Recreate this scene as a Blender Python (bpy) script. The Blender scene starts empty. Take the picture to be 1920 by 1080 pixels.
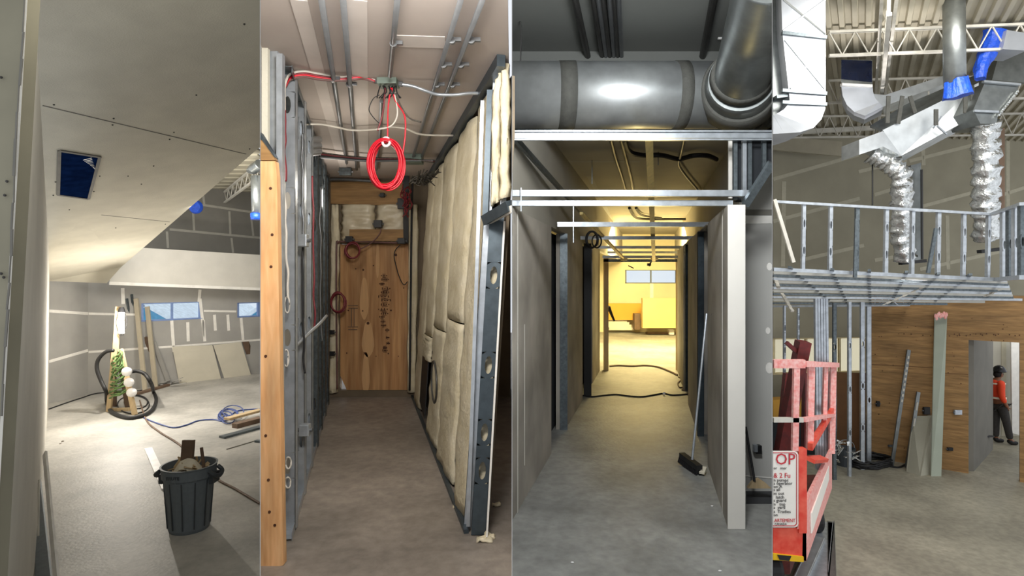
import bpy, bmesh, math, random
from mathutils import Vector, Matrix, noise
V = Vector
random.seed(7)
S = bpy.context.scene
COL = S.collection
# ---------------------------------------------------------------- camera
F, CX, HZ, CZ = 1100.0, 960.0, 520.0, 1.6
cd = bpy.data.cameras.new('camera'); cam = bpy.data.objects.new('camera', cd); COL.objects.link(cam)
cam.location = (0, 0, CZ); cam.rotation_euler = (math.pi / 2, 0, 0)
cd.sensor_width = 36; cd.lens = F / 1920 * 36
cd.shift_y = -(540 - HZ) / 1920
cd.clip_start = .05; cd.clip_end = 300
S.camera = cam
S.view_settings.view_transform = 'Standard'; S.view_settings.look = 'None'
S.view_settings.gamma = 1; S.view_settings.exposure = 0.0
# ---------------------------------------------------------------- sky
W = bpy.data.worlds.new('sky'); S.world = W; W.use_nodes = True
bg = W.node_tree.nodes['Background']; bg.inputs[0].default_value = (.9, .94, 1, 1); bg.inputs[1].default_value = 1.0
# ---------------------------------------------------------------- lights
def area(name, loc, target, sx, sy, watts, col=(1, 1, 1), spread=180):
    l = bpy.data.lights.new(name, 'AREA'); l.shape = 'RECTANGLE'; l.size = sx; l.size_y = sy
    l.energy = watts; l.color = col; l.spread = math.radians(spread)
    o = bpy.data.objects.new(name, l); COL.objects.link(o); o.location = loc
    o.rotation_euler = (V(target) - V(loc)).to_track_quat('-Z', 'Y').to_euler(); return o
def point(name, loc, watts, col, r=.1):
    l = bpy.data.lights.new(name, 'POINT'); l.energy = watts; l.color = col; l.shadow_soft_size = r
    o = bpy.data.objects.new(name, l); COL.objects.link(o); o.location = loc; return o
def spot(name, loc, target, watts, col, deg, r=.05, blend=.2):
    l = bpy.data.lights.new(name, 'SPOT'); l.energy = watts; l.color = col; l.spot_size = math.radians(deg); l.spot_blend = blend; l.shadow_soft_size = r
    o = bpy.data.objects.new(name, l); COL.objects.link(o); o.location = loc
    o.rotation_euler = (V(target) - V(loc)).to_track_quat('-Z', 'Y').to_euler(); return o
area('daylight_high_opening', (-4.6, 10.5, 3.2), (-6.5, 14.2, -.2), 2.0, 1.2, 190, (1, .97, .92))  # unseen area lamp added to brighten the back wall
area('ceiling_lamp_gypsum_room', (-1.3, 2.7, 3.5), (-3.6, 4.6, 1.0), .6, .5, 26, (1, .95, .84))  # unseen area lamp added to light the near left wall
area('daylight_from_entry', (-.34, 1.75, 2.75), (-1.1, 5.0, 1.5), .5, .35, 60, (1, .97, .93))  # area lamp added above the view to fill the corridor
point('corridor_bulb', (-1.25, 4.6, 2.3), 9, (1, .93, .82), .12)  # added point lamp without a fixture, brightens the corridor
point('corridor_far_bulb', (-1.95, 6.3, 2.45), 9, (1, .93, .84), .1)  # added point lamp that lifts the dark end wall
area('corridor_mouth_daylight', (.75, 2.4, 3.1), (1.2, 5.5, 1.2), .6, .4, 95, (.95, .98, 1))  # unseen area lamp added to brighten the near hallway and duct
area('sodium_far_room', (3.6, 15.5, 3.0), (3.6, 16.5, -.3), 2.4, 2.4, 1700, (1, .78, .34))
area('sodium_far_room_up', (3.4, 14.0, -.1), (3.4, 14.0, 4), .8, .8, 150, (1, .78, .34))
area('high_bay_daylight', (5.0, 5.4, 4.7), (7.5, 11.5, -.5), 2.2, 1.4, 240, (1, .98, .92))  # area lamp added out of view to fill the high hall
spot('upward_flood', (6.0, 8.6, .9), (5.05, 8.7, 5.2), 650, (1, .96, .95), 34, .04)  # added spot without a fixture, throws bright patches on the deck
area('office_light', (11.9, 13.0, 0.8), (11.2, 13.4, -2), .8, .8, 9, (1, .98, .93))  # area lamp added out of sight behind the plywood doorway

# ---------------------------------------------------------------- geometry helpers
def P(px, py, d): return V(((px - CX) / F * d, d, CZ - (py - HZ) / F * d))
def onz(px, py, z): return P(px, py, (CZ - z) * F / (py - HZ))
def plane(a, b, c): n = (b - a).cross(c - a); n.normalize(); return (a, n)
def RP(px, py, pl, off=0):
    r = P(px, py, 1) - V((0, 0, CZ)); o = V((0, 0, CZ)); a, n = pl
    t = n.dot(a - o) / n.dot(r); p = o + r * t
    if off: p -= r.normalized() * off
    return p
def hexc(h):
    h = h.lstrip('#'); c = [int(h[i:i + 2], 16) / 255 for i in (0, 2, 4)]
    return tuple((x / 12.92 if x <= .04045 else ((x + .055) / 1.055) ** 2.4) for x in c)
MATS = {}
def mat(name, h, rough=.8, metal=0, ns=6, na=.12, bump=0, bs=40, stretch=(1, 1, 1), h2=None, emit=0, ns2=0, alpha=1, spec=.5):
    if name in MATS: return MATS[name]
    m = bpy.data.materials.new(name); m.use_nodes = True; nt = m.node_tree; b = nt.nodes['Principled BSDF']
    c = hexc(h); b.inputs['Roughness'].default_value = rough; b.inputs['Metallic'].default_value = metal
    b.inputs['Specular IOR Level'].default_value = spec
    tc = nt.nodes.new('ShaderNodeTexCoord'); mp = nt.nodes.new('ShaderNodeMapping'); mp.inputs['Scale'].default_value = stretch
    nt.links.new(tc.outputs['Object'], mp.inputs[0])
    n = nt.nodes.new('ShaderNodeTexNoise'); n.inputs['Scale'].default_value = ns; n.inputs['Detail'].default_value = 6
    nt.links.new(mp.outputs[0], n.inputs['Vector'])
    r = nt.nodes.new('ShaderNodeValToRGB'); nt.links.new(n.outputs['Fac'], r.inputs[0])
    r.color_ramp.elements[0].position = .32; r.color_ramp.elements[1].position = .68
    c2 = hexc(h2) if h2 else tuple(x * (1 + na) for x in c); c1 = c if h2 else tuple(x * (1 - na) for x in c)
    r.color_ramp.elements[0].color = (*c1, 1); r.color_ramp.elements[1].color = (*c2, 1)
    src = r.outputs[0]
    if ns2:
        v = nt.nodes.new('ShaderNodeTexNoise'); v.inputs['Scale'].default_value = ns2; v.inputs['Detail'].default_value = 3
        nt.links.new(mp.outputs[0], v.inputs['Vector'])
        mm = nt.nodes.new('ShaderNodeMapRange'); mm.inputs[1].default_value = .3; mm.inputs[2].default_value = .7; mm.inputs[3].default_value = .7; mm.inputs[4].default_value = 1.2
        nt.links.new(v.outputs['Fac'], mm.inputs[0])
        mx = nt.nodes.new('ShaderNodeVectorMath'); mx.operation = 'SCALE'
        nt.links.new(src, mx.inputs[0]); nt.links.new(mm.outputs[0], mx.inputs['Scale']); src = mx.outputs[0]
    nt.links.new(src, b.inputs['Base Color'])
    if bump:
        nb = nt.nodes.new('ShaderNodeTexNoise'); nb.inputs['Scale'].default_value = bs; nb.inputs['Detail'].default_value = 4
        nt.links.new(mp.outputs[0], nb.inputs['Vector'])
        bp = nt.nodes.new('ShaderNodeBump'); bp.inputs['Strength'].default_value = bump; bp.inputs['Distance'].default_value = .02
        nt.links.new(nb.outputs['Fac'], bp.inputs['Height']); nt.links.new(bp.outputs[0], b.inputs['Normal'])
    if emit:
        b.inputs['Emission Color'].default_value = (*c, 1); b.inputs['Emission Strength'].default_value = emit
    if alpha < 1: b.inputs['Alpha'].default_value = alpha
    MATS[name] = m; return m
mat('gypsum', 'd2cec4', .9, ns=2.5, na=.05, bump=.15, bs=60)
mat('gypsum_warm', 'c6c1b1', .9, ns=3, na=.06, bump=.2, bs=70)
mat('gypsum_grey', 'a7a5a0', .9, ns=2, na=.08)
mat('gypsum_olive', '9c9682', .9, ns=1.2, na=.1)
mat('gypsum_dark', '7d7a72', .9, ns=2, na=.08)
mat('compound', 'f0ede6', .85, ns=9, na=.06)
mat('compound_olive', 'b7b19c', .85, ns=9, na=.06)
mat('compound_dark', 'aba79b', .85, ns=9, na=.06)
mat('screw', '35332f', .6)
mat('seam', '6b6860', .8)
mat('concrete_pale', 'b4b1aa', .55, ns=14, na=.09, ns2=1.2, bump=.15, bs=30)
mat('concrete_brown', '8f867c', .5, ns=13, na=.18, ns2=1.3, bump=.15, bs=30)
mat('concrete_grey', '8e8e8a', .5, ns=13, na=.16, ns2=1.6, bump=.15, bs=30)
mat('concrete_olive', 'a09b8a', .5, ns=12, na=.15, ns2=.8, bump=.15, bs=30)
mat('galv', 'b4bac0', .32, .6, ns=14, na=.14, bump=.05, bs=30)
mat('galv_dark', '626a6e', .4, .6, ns=30, na=.25)
mat('slate_steel', '4a545b', .45, .6, ns=20, na=.15)
mat('duct', 'cfd3d4', .4, .75, ns=5, na=.14, bump=.06, bs=6)
mat('duct_white', 'b4b8bf', .4, .5, ns=5, na=.06, bump=.1, bs=5)
mat('duct_dull', '8b8f8e', .4, .85, ns=8, na=.15)
mat('sealant', '5c5c57', .8, ns=20, na=.12, bump=.3, bs=60)
mat('foil', 'dfe1df', .22, .95, ns=20, na=.15, bump=1.0, bs=22)
mat('plywood_orange', 'd09a5c', .6, ns=3, na=.2, stretch=(1, 6, .5), h2='e4b27c')
mat('plywood', 'a8784a', .6, ns=4, stretch=(6, 6, .45), h2='c79a68', ns2=.9)
mat('plywood_tan', '8d6a40', .65, ns=5, stretch=(.8, .8, 8), h2='aa8452', ns2=1.4)
mat('plywood_dark', '5e3f22', .65, ns=5, stretch=(.6, .6, 9), h2='734f2c')
mat('lumber', 'c3ab85', .7, ns=5, na=.1, stretch=(8, 8, .8))
mat('lumber_yellow', 'f7de96', .7, ns=5, na=.1, stretch=(8, 1, 8))  # yellow tone paints the far room's light onto these pieces
mat('lumber_dark', '6d5847', .7, ns=6, na=.2)
mat('knot', '4e2c18', .7)
mat('insulation', 'd3c6a4', .95, ns=5, na=.14, bump=.5, bs=30, h2='e8dec4')
mat('board_pale', 'b3a994', .8, ns=5, na=.08)
mat('insulation_foil', 'c3b394', .35, ns=5, h2='e3d9c0', bump=.4, bs=9)
mat('rubber', '1d1d1e', .6)
mat('black_box', '18181a', .5)
mat('cable_red', 'd5152c', .35, ns=8, na=.1)
mat('cable_maroon', '7a2b32', .45)
mat('cable_dull', '6b4b46', .5)
mat('cable_white', 'c9c3b8', .4)
mat('cable_blue', '40528c', .5)
mat('armored', '58544c', .4, .6, ns=60, na=.5, stretch=(1, 1, 1))
mat('conduit', '76787a', .4, .6, ns=10, na=.1)
mat('conduit_dark', '4b4a48', .45, .6)
mat('box_green', '7c8a80', .45, .5)
mat('white_plastic', 'f0eeec', .4)
mat('grey_plastic', '697177', .5, ns=30, na=.06)
mat('grey_plastic_dark', '3e4347', .5)
mat('blue_film', '0e2046', .9, ns=8, na=.3, bump=.2, bs=10, spec=0)
mat('blue_tape', '1748b8', .45, ns=12, na=.25, bump=.6, bs=20)
mat('dark_film', '081634', .25, bump=.4, bs=10)
mat('deck', 'aea793', .6, ns=2, na=.08)
mat('deck_olive', 'a79f8a', .6, ns=2, na=.1)
mat('joist', 'c9c5ba', .6)
mat('frame_grey', 'a7a69f', .5, .4)
mat('lift_red', 'e2402f', .45, ns=10, h2='ef6650', na=.1)
mat('lift_pink', 'ec8d86', .5, ns=24, h2='f7c4bd')
mat('lift_maroon', '5c1714', .5, ns=14, na=.3)
mat('sign_white', 'f3efe6', .5, na=.02)
mat('sign_red', 'c92a38', .5, na=.02)
mat('ink', '3a3a3c', .6, na=.02)
mat('hazard_yellow', 'f2c218', .5, na=.02)
mat('green_cord', '5d7b45', .6, ns=20, na=.3)
mat('stone', 'dcd4c0', .9, ns=9, na=.1, bump=.5, bs=20)
mat('vest', 'f0481d', .7, ns=20, na=.05)
mat('vest_red', 'a8201a', .7)
mat('reflective', 'ece7cf', .4)
mat('trousers', '3a3735', .9, ns=20, na=.15)
mat('helmet', '16171a', .25)
mat('skin', '8a5a40', .6)
mat('boot', '141312', .6)
mat('hair', '1a1512', .8)
mat('crate', 'e2d2a6', .8)
mat('yellow_board', 'dcc07e', .75, ns=2, na=.04)
mat('siding', '4f9fc4', .7)
mat('roof_snow', 'eef6fb', .8)
mat('dirt', '6a5a4a', .9)
mat('bulb', 'fff6e8', .4, emit=16)
g = bpy.data.materials.new('glass'); g.use_nodes = True; MATS['glass'] = g
nt = g.node_tree; nt.nodes.clear(); o_ = nt.nodes.new('ShaderNodeOutputMaterial'); mx = nt.nodes.new('ShaderNodeMixShader')
tr = nt.nodes.new('ShaderNodeBsdfTransparent'); tr.inputs[0].default_value = (.93, .97, 1, 1); gl = nt.nodes.new('ShaderNodeBsdfGlossy'); gl.inputs['Roughness'].default_value = .02
mx.inputs[0].default_value = .06; nt.links.new(tr.outputs[0], mx.inputs[1]); nt.links.new(gl.outputs[0], mx.inputs[2]); nt.links.new(mx.outputs[0], o_.inputs[0])

class M:
    def __init__(s): s.v = []; s.f = []
    def add(s, vs, fs):
        n = len(s.v); s.v += [V(a) for a in vs]; s.f += [tuple(i + n for i in q) for q in fs]; return s
    def bar(s, a, b, w, h, up=(0, 0, 1), w2=None, h2=None):
        a = V(a); b = V(b); d = (b - a).normalized(); up = V(up)
        if abs(d.dot(up.normalized())) > .98: up = V((0, 1, 0))
        x = d.cross(up).normalized(); z = x.cross(d).normalized()
        w2 = w if w2 is None else w2; h2 = h if h2 is None else h2
        vs = [p + x * sx * ww / 2 + z * sz * hh / 2 for p, ww, hh in ((a, w, h), (b, w2, h2)) for sx, sz in ((-1, -1), (1, -1), (1, 1), (-1, 1))]
        return s.add(vs, [(3, 2, 1, 0), (4, 5, 6, 7), (0, 1, 5, 4), (1, 2, 6, 5), (2, 3, 7, 6), (3, 0, 4, 7)])
    def box(s, c, sx, sy, sz):
        c = V(c); return s.bar(c - V((0, sy / 2, 0)), c + V((0, sy / 2, 0)), sx, sz)
    def prism(s, pts, vec):
        pts = [V(p) for p in pts]; vec = V(vec); n = len(pts)
        vs = pts + [p + vec for p in pts]
        nrm = V((0, 0, 0))
        for i in range(n): nrm += pts[i].cross(pts[(i + 1) % n])
        flip = nrm.dot(vec) < 0
        fs = [tuple(range(n))[::-1], tuple(range(n, 2 * n))] + [(i, (i + 1) % n, (i + 1) % n + n, i + n) for i in range(n)]
        if flip: fs = [q[::-1] for q in fs]
        return s.add(vs, fs)
    def tube(s, pts, r, n=8, closed=False, r2=None):
        pts = [V(p) for p in pts]; L = len(pts); vs = []; fs = []; ref = None
        for i, p in enumerate(pts):
            if closed: d = pts[(i + 1) % L] - pts[i - 1]
            else: d = pts[min(i + 1, L - 1)] - pts[max(i - 1, 0)]
            d = d.normalized() if d.length > 1e-9 else V((0, 0, 1))
            if ref is None: ref = d.orthogonal().normalized()
            ref = (ref - d * ref.dot(d)); ref = ref.normalized() if ref.length > 1e-6 else d.orthogonal().normalized()
            b = d.cross(ref); rr = r if r2 is None else r + (r2 - r) * i / (L - 1)
            if callable(r): rr = r(i / (L - 1))
            for k in range(n):
                a = 2 * math.pi * k / n; vs.append(p + ref * math.cos(a) * rr + b * math.sin(a) * rr)
        m_ = L if closed else L - 1
        for i in range(m_):
            j = (i + 1) % L
            for k in range(n):
                k2 = (k + 1) % n; fs.append((i * n + k, i * n + k2, j * n + k2, j * n + k))
        if not closed: fs += [tuple(range(n))[::-1], tuple(range((L - 1) * n, L * n))]
        return s.add(vs, fs)
    def lathe(s, prof, c, n=28, axis=(0, 0, 1), cap=True):
        c = V(c); q = V((0, 0, 1)).rotation_difference(V(axis)); vs = []; fs = []
        for r, z in prof:
            for k in range(n):
                a = 2 * math.pi * k / n; vs.append(c + q @ V((r * math.cos(a), r * math.sin(a), z)))
        for i in range(len(prof) - 1):
            for k in range(n):
                k2 = (k + 1) % n; fs.append((i * n + k, i * n + k2, (i + 1) * n + k2, (i + 1) * n + k))
        if cap:
            fs.append(tuple(range(n))[::-1]); fs.append(tuple(range((len(prof) - 1) * n, len(prof) * n)))
        return s.add(vs, fs)
    def ball(s, c, rx, ry=None, rz=None, n=12):
        ry = ry or rx; rz = rz or rx; c = V(c)
        m_ = n // 2; vs = []; fs = []
        for i in range(m_ + 1):
            t = math.pi * i / m_
            for k in range(n):
                a = 2 * math.pi * k / n; vs.append(c + V((rx * math.sin(t) * math.cos(a), ry * math.sin(t) * math.sin(a), -rz * math.cos(t))))
        for i in range(m_):
            for k in range(n):
                k2 = (k + 1) % n; fs.append((i * n + k, i * n + k2, (i + 1) * n + k2, (i + 1) * n + k))
        return s.add(vs, fs)
    def grid(s, fn, nu, nv):
        vs = [fn(i / nu, j / nv) for j in range(nv + 1) for i in range(nu + 1)]
        return s.add(vs, [(j * (nu + 1) + i, j * (nu + 1) + i + 1, (j + 1) * (nu + 1) + i + 1, (j + 1) * (nu + 1) + i) for j in range(nv) for i in range(nu)])
    def build(s, name, m, parent=None, org=None, smooth=False, solid=0, bevel=0):
        if org is None: org = V((0, 0, 0))
        me = bpy.data.meshes.new(name); me.from_pydata([v - org for v in s.v], [], s.f); me.update()
        bm = bmesh.new(); bm.from_mesh(me); bmesh.ops.remove_doubles(bm, verts=bm.verts, dist=1e-5) if smooth else None
        bmesh.ops.recalc_face_normals(bm, faces=bm.faces); bm.to_mesh(me); bm.free()
        me.materials.append(MATS[m])
        if smooth:
            for p in me.polygons: p.use_smooth = True
        o = bpy.data.objects.new(name, me); COL.objects.link(o)
        if parent: o.parent = parent
        else: o.location = org
        if solid:
            q = o.modifiers.new('thickness', 'SOLIDIFY'); q.thickness = solid
        if bevel:
            q = o.modifiers.new('bevel', 'BEVEL'); q.width = bevel; q.segments = 2
        return o
def smooth_path(pts, k=6):
    pts = [V(p) for p in pts]; out = []; n = len(pts)
    for i in range(n - 1):
        p0, p1, p2, p3 = pts[max(i - 1, 0)], pts[i], pts[i + 1], pts[min(i + 2, n - 1)]
        for j in range(k):
            t = j / k
            out.append(.5 * ((2 * p1) + (p2 - p0) * t + (2 * p0 - 5 * p1 + 4 * p2 - p3) * t * t + (3 * p1 - p0 - 3 * p2 + p3) * t ** 3))
    out.append(pts[-1]); return out
def base_of(ms):
    vs = [v for m in ms for v in m.v]
    lo = [min(v[i] for v in vs) for i in range(3)]; hi = [max(v[i] for v in vs) for i in range(3)]
    return V(((lo[0] + hi[0]) / 2, (lo[1] + hi[1]) / 2, lo[2]))
def tagit(o, label, cat, group=None):
    o['label'] = label; o['category'] = cat
    if group: o['group'] = group
def one(name, m, material, label, cat, group=None, **k):
    o = m.build(name, material, org=base_of([m]), **k); tagit(o, label, cat, group); return o
# parts: (name, M, material, {options}, [subparts])
def T(name, label, cat, parts, group=None):
    org = base_of([p[1] for p in parts])
    e = bpy.data.objects.new(name, None); e.empty_display_size = .1; COL.objects.link(e); e.location = org; tagit(e, label, cat, group)
    for p in parts:
        kw = dict(p[3]) if len(p) > 3 and p[3] else {}
        lab = kw.pop('label', None)
        o = p[1].build(p[0], p[2], e, org, **kw)
        if lab: o['label'] = lab
        for q in (p[4] if len(p) > 4 else []):
            kq = dict(q[3]) if len(q) > 3 and q[3] else {}
            so = q[1].build(q[0], q[2], o, org, **kq)
    return e
def struct(name, m, material, subs=(), **k):
    o = m.build(name, material, org=base_of([m]), **k); o['kind'] = 'structure'
    for q in subs:
        kq = dict(q[3]) if len(q) > 3 and q[3] else {}
        q[1].build(q[0], q[2], o, base_of([m]), **kq)
    return o
def wallh(A, B, z0, z1, holes, th):
    """upright wall from ground point A to B with rectangular openings given by what they span"""
    A = V((A[0], A[1], 0)); B = V((B[0], B[1], 0)); L = (B - A).length; d = (B - A) / L
    nrm = V((-d.y, d.x, 0)); nrm = nrm if nrm.dot(A) > 0 else -nrm
    pl = (A, nrm); hs = []
    for (x0, x1, y0, y1) in holes:
        p = RP(x0, y0, pl); q = RP(x1, y1, pl); s0, s1 = sorted(((p - A).dot(d), (q - A).dot(d)))
        pa, pb = RP((x0 + x1) / 2, y1, pl).z, RP((x0 + x1) / 2, y0, pl).z
        hs.append((max(s0, 0), min(s1, L), max(z0, pa), min(z1, pb)))
    ss = sorted({0, L, *[h[0] for h in hs], *[h[1] for h in hs]}); zs = sorted({z0, z1, *[h[2] for h in hs], *[h[3] for h in hs]})
    m = M()
    for i in range(len(ss) - 1):
        for j in range(len(zs) - 1):
            sc, zc = (ss[i] + ss[i + 1]) / 2, (zs[j] + zs[j + 1]) / 2
            if any(h[0] < sc < h[1] and h[2] < zc < h[3] for h in hs): continue
            q = [A + d * s_ + V((0, 0, z_)) for s_, z_ in ((ss[i], zs[j]), (ss[i + 1], zs[j]), (ss[i + 1], zs[j + 1]), (ss[i], zs[j + 1]))]
            m.prism(q, nrm * th)
    return m, pl, nrm, d, hs
def strip(m, a, b, w, nrm, t=.003):
    """thin band of joint compound on a face"""
    m.bar(a, b, w, t, up=nrm); return m
def text_mesh(body, size, loc, rot, name, material, parent, org, depth=.002, align='LEFT'):
    c = bpy.data.curves.new(name, 'FONT'); c.body = body; c.size = size; c.extrude = depth; c.align_x = align; c.resolution_u = 2
    o = bpy.data.objects.new(name, c); COL.objects.link(o); bpy.context.view_layer.update()
    me = bpy.data.meshes.new_from_object(o.evaluated_get(bpy.context.evaluated_depsgraph_get()))
    bpy.data.objects.remove(o)
    me.transform(Matrix.Translation(V(loc) - org) @ rot.to_4x4()); me.materials.clear(); me.materials.append(MATS[material])
    q = bpy.data.objects.new(name, me); COL.objects.link(q); q.parent = parent; return q
ORD = ['first', 'second', 'third', 'fourth', 'fifth', 'sixth', 'seventh', 'eighth', 'ninth', 'tenth', 'eleventh', 'twelfth', 'thirteenth', 'fourteenth']

# floor levels of the four bays
Z1, Z2, Z3, Z4 = CZ - 2.6, 0.0, CZ - 1.9, CZ - 3.87
SA, SB, SC = (488 - CX) / F, 0.0, (1448 - CX) / F     # directions of the three party walls
SL = -.95; SR = .95
def wedge(s0, s1, y0, y1, z, t):
    m = M(); m.prism([V((s0 * y0, y0, z)), V((s1 * y0, y0, z)), V((s1 * y1, y1, z)), V((s0 * y1, y1, z))], V((0, 0, -t))); return m
struct('floor', wedge(SL - .2, SA, 1.55, 17, Z1, .2), 'concrete_pale')
struct('floor', wedge(SA, SB, 1.55, 17, Z2, .2), 'concrete_brown')
struct('floor', wedge(SB, SC, 1.55, 21.5, Z3, .2), 'concrete_grey')
struct('floor', wedge(SC, SR + .3, 1.55, 21.5, Z4, .2), 'concrete_olive')
for nm, s_, y1 in (('wall_west', SA, 17), ('wall_middle', SB, 21.5), ('wall_east', SC, 21.5)):
    m = M(); d = V((s_, 1, 0)).normalized(); n = V((d.y, -d.x, 0)) * .0008
    a = V((s_ * 1.55, 1.55, -2.4)); b = V((s_ * y1, y1, -2.4))
    m.prism([a - n, b - n, b - n + V((0, 0, 9)), a - n + V((0, 0, 9))], n * 2)
    struct(nm, m, 'gypsum_grey')
film = bpy.data.materials.new('cream_film'); film.use_nodes = True; MATS['cream_film'] = film
_n = film.node_tree; _n.nodes.clear(); _o = _n.nodes.new('ShaderNodeOutputMaterial'); _t = _n.nodes.new('ShaderNodeBsdfTranslucent'); _t.inputs[0].default_value = (1, .93, .74, 1); _p = _n.nodes.new('ShaderNodeBsdfTransparent'); _p.inputs[0].default_value = (1, .95, .8, 1); _x = _n.nodes.new('ShaderNodeMixShader'); _x.inputs[0].default_value = .75; _n.links.new(_t.outputs[0], _x.inputs[1]); _n.links.new(_p.outputs[0], _x.inputs[2]); _n.links.new(_x.outputs[0], _o.inputs[0])
def clip_bay(objs, s0, s1):
    """trim meshes flush with the party walls of their bay"""
    for o in objs:
        if o.type != 'MESH' or len(o.data.vertices) < 3: continue
        off = o.matrix_world.translation
        for s_, side in ((s0, 1), (s1, -1)):
            if s_ is None: continue
            d = V((s_, 1, 0)).normalized(); n = V((d.y, -d.x, 0)) * side      # points into the bay
            pt = n * .0014
            if min((v.co + off - pt).dot(n) for v in o.data.vertices) >= 0: continue
            bm = bmesh.new(); bm.from_mesh(o.data)
            bmesh.ops.bisect_plane(bm, geom=bm.verts[:] + bm.edges[:] + bm.faces[:], plane_co=pt - off, plane_no=-n, clear_outer=True)
            ed = [e for e in bm.edges if e.is_boundary and all(abs((v.co + off - pt).dot(n)) < 1e-4 for v in e.verts)]
            if ed:
                try: bmesh.ops.holes_fill(bm, edges=ed)
                except Exception: pass
            bm.to_mesh(o.data); bm.free()
def new_since(before): bpy.context.view_layer.update(); return [o for o in COL.objects if o.name not in before]
seen = {o.name for o in COL.objects}
# ================================================================ BAY 1: large gypsum room
ZF = Z1
A = P(90, 527, 12.0); B = P(228, 500, 12.5); Cc = P(488, 275, 8); CP = plane(A, B, Cc)
ea = RP(488, -1100, CP); fold = RP(155, 410, CP)
tip = P(200, 531, 12.7)
m = M(); m.prism([B, RP(488, 275, CP), ea, RP(-300, -1100, CP), RP(60, 300, CP), RP(88, 480, CP), fold], V((0, 0, .1)))
sj = M()
for (x0, y0, x1, y1) in ((80, 198, 461, 289), (190, 403, 318, 416)):
    strip(sj, RP(x0, y0, CP, .004), RP(x1, y1, CP, .004), .012, CP[1], .004)
sc = M()
for (x, y) in ((101, 196), (213, 222), (211, 234), (326, 248), (318, 261), (458, 45), (368, 178), (104, 341), (187, 330), (265, 345), (288, 311), (130, 393), (468, 279), (100, 366), (176, 359), (240, 330), (217, 427), (310, 420)):
    sc.ball(RP(x, y, CP, .003), .011, n=6)
struct('ceiling', m, 'gypsum_warm', [('panel_seam', sj, 'seam'), ('screw_heads', sc, 'screw')])
m = M(); m.prism([fold, B, tip, A, RP(88, 480, CP)], V((0, 0, .1)))
struct('ceiling', m, 'gypsum_warm')
# opening in the ceiling closed with blue film
q = [RP(x, y, CP, .01) for x, y in ((111, 282), (187, 294), (166, 373), (109, 365))]
m = M(); m.prism(q, CP[1] * .004)
rim = M()
for i in range(4): rim.bar(q[i], q[(i + 1) % 4], .035, .02, up=CP[1])
cr = M()  # pale bars paint the glints on the film's creases
for i in range(9):
    t = i / 9; cr.bar(RP(156 + 24 * t, 300 + 8 * t + 10 * t, CP, .02), RP(176 + 8 * t - 4, 296 + 26 * t, CP, .02), .006, .006)
T('vent_opening', 'square duct opening in the sloping ceiling covered with dark blue plastic film', 'vent cover',
  [('film', m, 'blue_film'), ('frame', rim, 'seam'), ('creases', cr, 'white_plastic', {'label': 'pale glinting creases of the film'})])
# near left wall: return end and long face
nA = P(46, 0, 2.4); top_n = P(52, -120, 2.4); bot_n = P(-6, 1120, 2.4)
far_t = P(92, 500, 12.07); far_b = P(90, 758, 12.07)
bot_n = P(-52, 1711, 2.4); mid_b = P(61, 1080, 5.107)
def lw(u, v):   # u along, v down
    d_ = 2.4 + (12.07 - 2.4) * u ** 1.6; up_ = top_n.lerp(far_t, (d_ - 2.4) / 9.67)
    dn_ = bot_n.lerp(mid_b, (d_ - 2.4) / 2.707) if d_ < 5.107 else mid_b.lerp(far_b, (d_ - 5.107) / 6.963)
    return up_.lerp(dn_, v)
m = M(); m.grid(lw, 24, 6)
o = struct('wall_left', m, 'gypsum', solid=.01, smooth=False)
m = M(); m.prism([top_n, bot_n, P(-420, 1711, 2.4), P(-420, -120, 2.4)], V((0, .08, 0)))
ed = M()
pts = [P(x, y, 2.39) for x, y in ((47, -5), (44, 60), (41, 110), (37, 160), (33, 210), (30, 260), (27, 330), (25, 380), (22, 430), (20, 480), (17, 530), (14, 580), (10, 650), (6, 720), (2, 780))]
for i in range(len(pts) - 1):
    ed.bar(pts[i] + V((random.uniform(-.003, .003), 0, 0)), pts[i + 1] + V((random.uniform(-.003, .003), 0, 0)), .004 + .003 * (i % 3), .004)
sc = M()
for (x, y) in ((2, 145), (13, 340), (9, 366), (7, 520), (2, 513)): sc.ball(P(x, y, 2.39), .006, n=8)
mat('raw_paper', '847f6c', .9, ns=4, na=.08)  # darker tone paints the shade on the wall's end face
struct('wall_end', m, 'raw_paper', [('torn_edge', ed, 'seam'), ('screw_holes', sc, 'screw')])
# far left short wall and back wall
a0 = far_b.copy(); a1 = P(165, 740, 13.0); a2 = P(488, 700, 15.9); a3 = a2 + (a2 - a1) * .02
m, pl, nr, d, hs = wallh((a0.x, a0.y), (a1.x, a1.y), ZF, 1.62, [], .1)
jt = M()
for (x0, y0, x1, y1) in ((92, 583, 165, 588), (92, 678, 165, 657)): strip(jt, RP(x0, y0, pl, .004), RP(x1, y1, pl, .004), .06, nr)
struct('wall_back_left', m, 'gypsum_grey', [('joint_compound', jt, 'compound')])
HOL = [(265, 379, 567, 600), (445, 488, 567, 594)]
m, PB, nb, db, hs = wallh((a1.x, a1.y), (a2.x, a2.y), ZF, 1.62, HOL, .12)
jt = M()
for (x0, y0, x1, y1) in ((166, 588, 262, 590), (382, 583, 443, 584), (166, 660, 320, 650), (320, 650, 488, 637), (230, 540, 231, 570), (375, 543, 373, 566), (322, 601, 326, 660), (381, 600, 384, 640), (452, 596, 456, 640), (352, 604, 353, 640), (402, 590, 404, 620), (427, 590, 429, 620), (375, 560, 383, 630)):
    v = abs(x0 - x1) < 12; strip(jt, RP(x0, y0, PB, .004), RP(x1, y1, PB, .004), .05 if not v else .07, nb)
struct('wall_back', m, 'gypsum_grey', [('joint_compound', jt, 'compound')])
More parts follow.
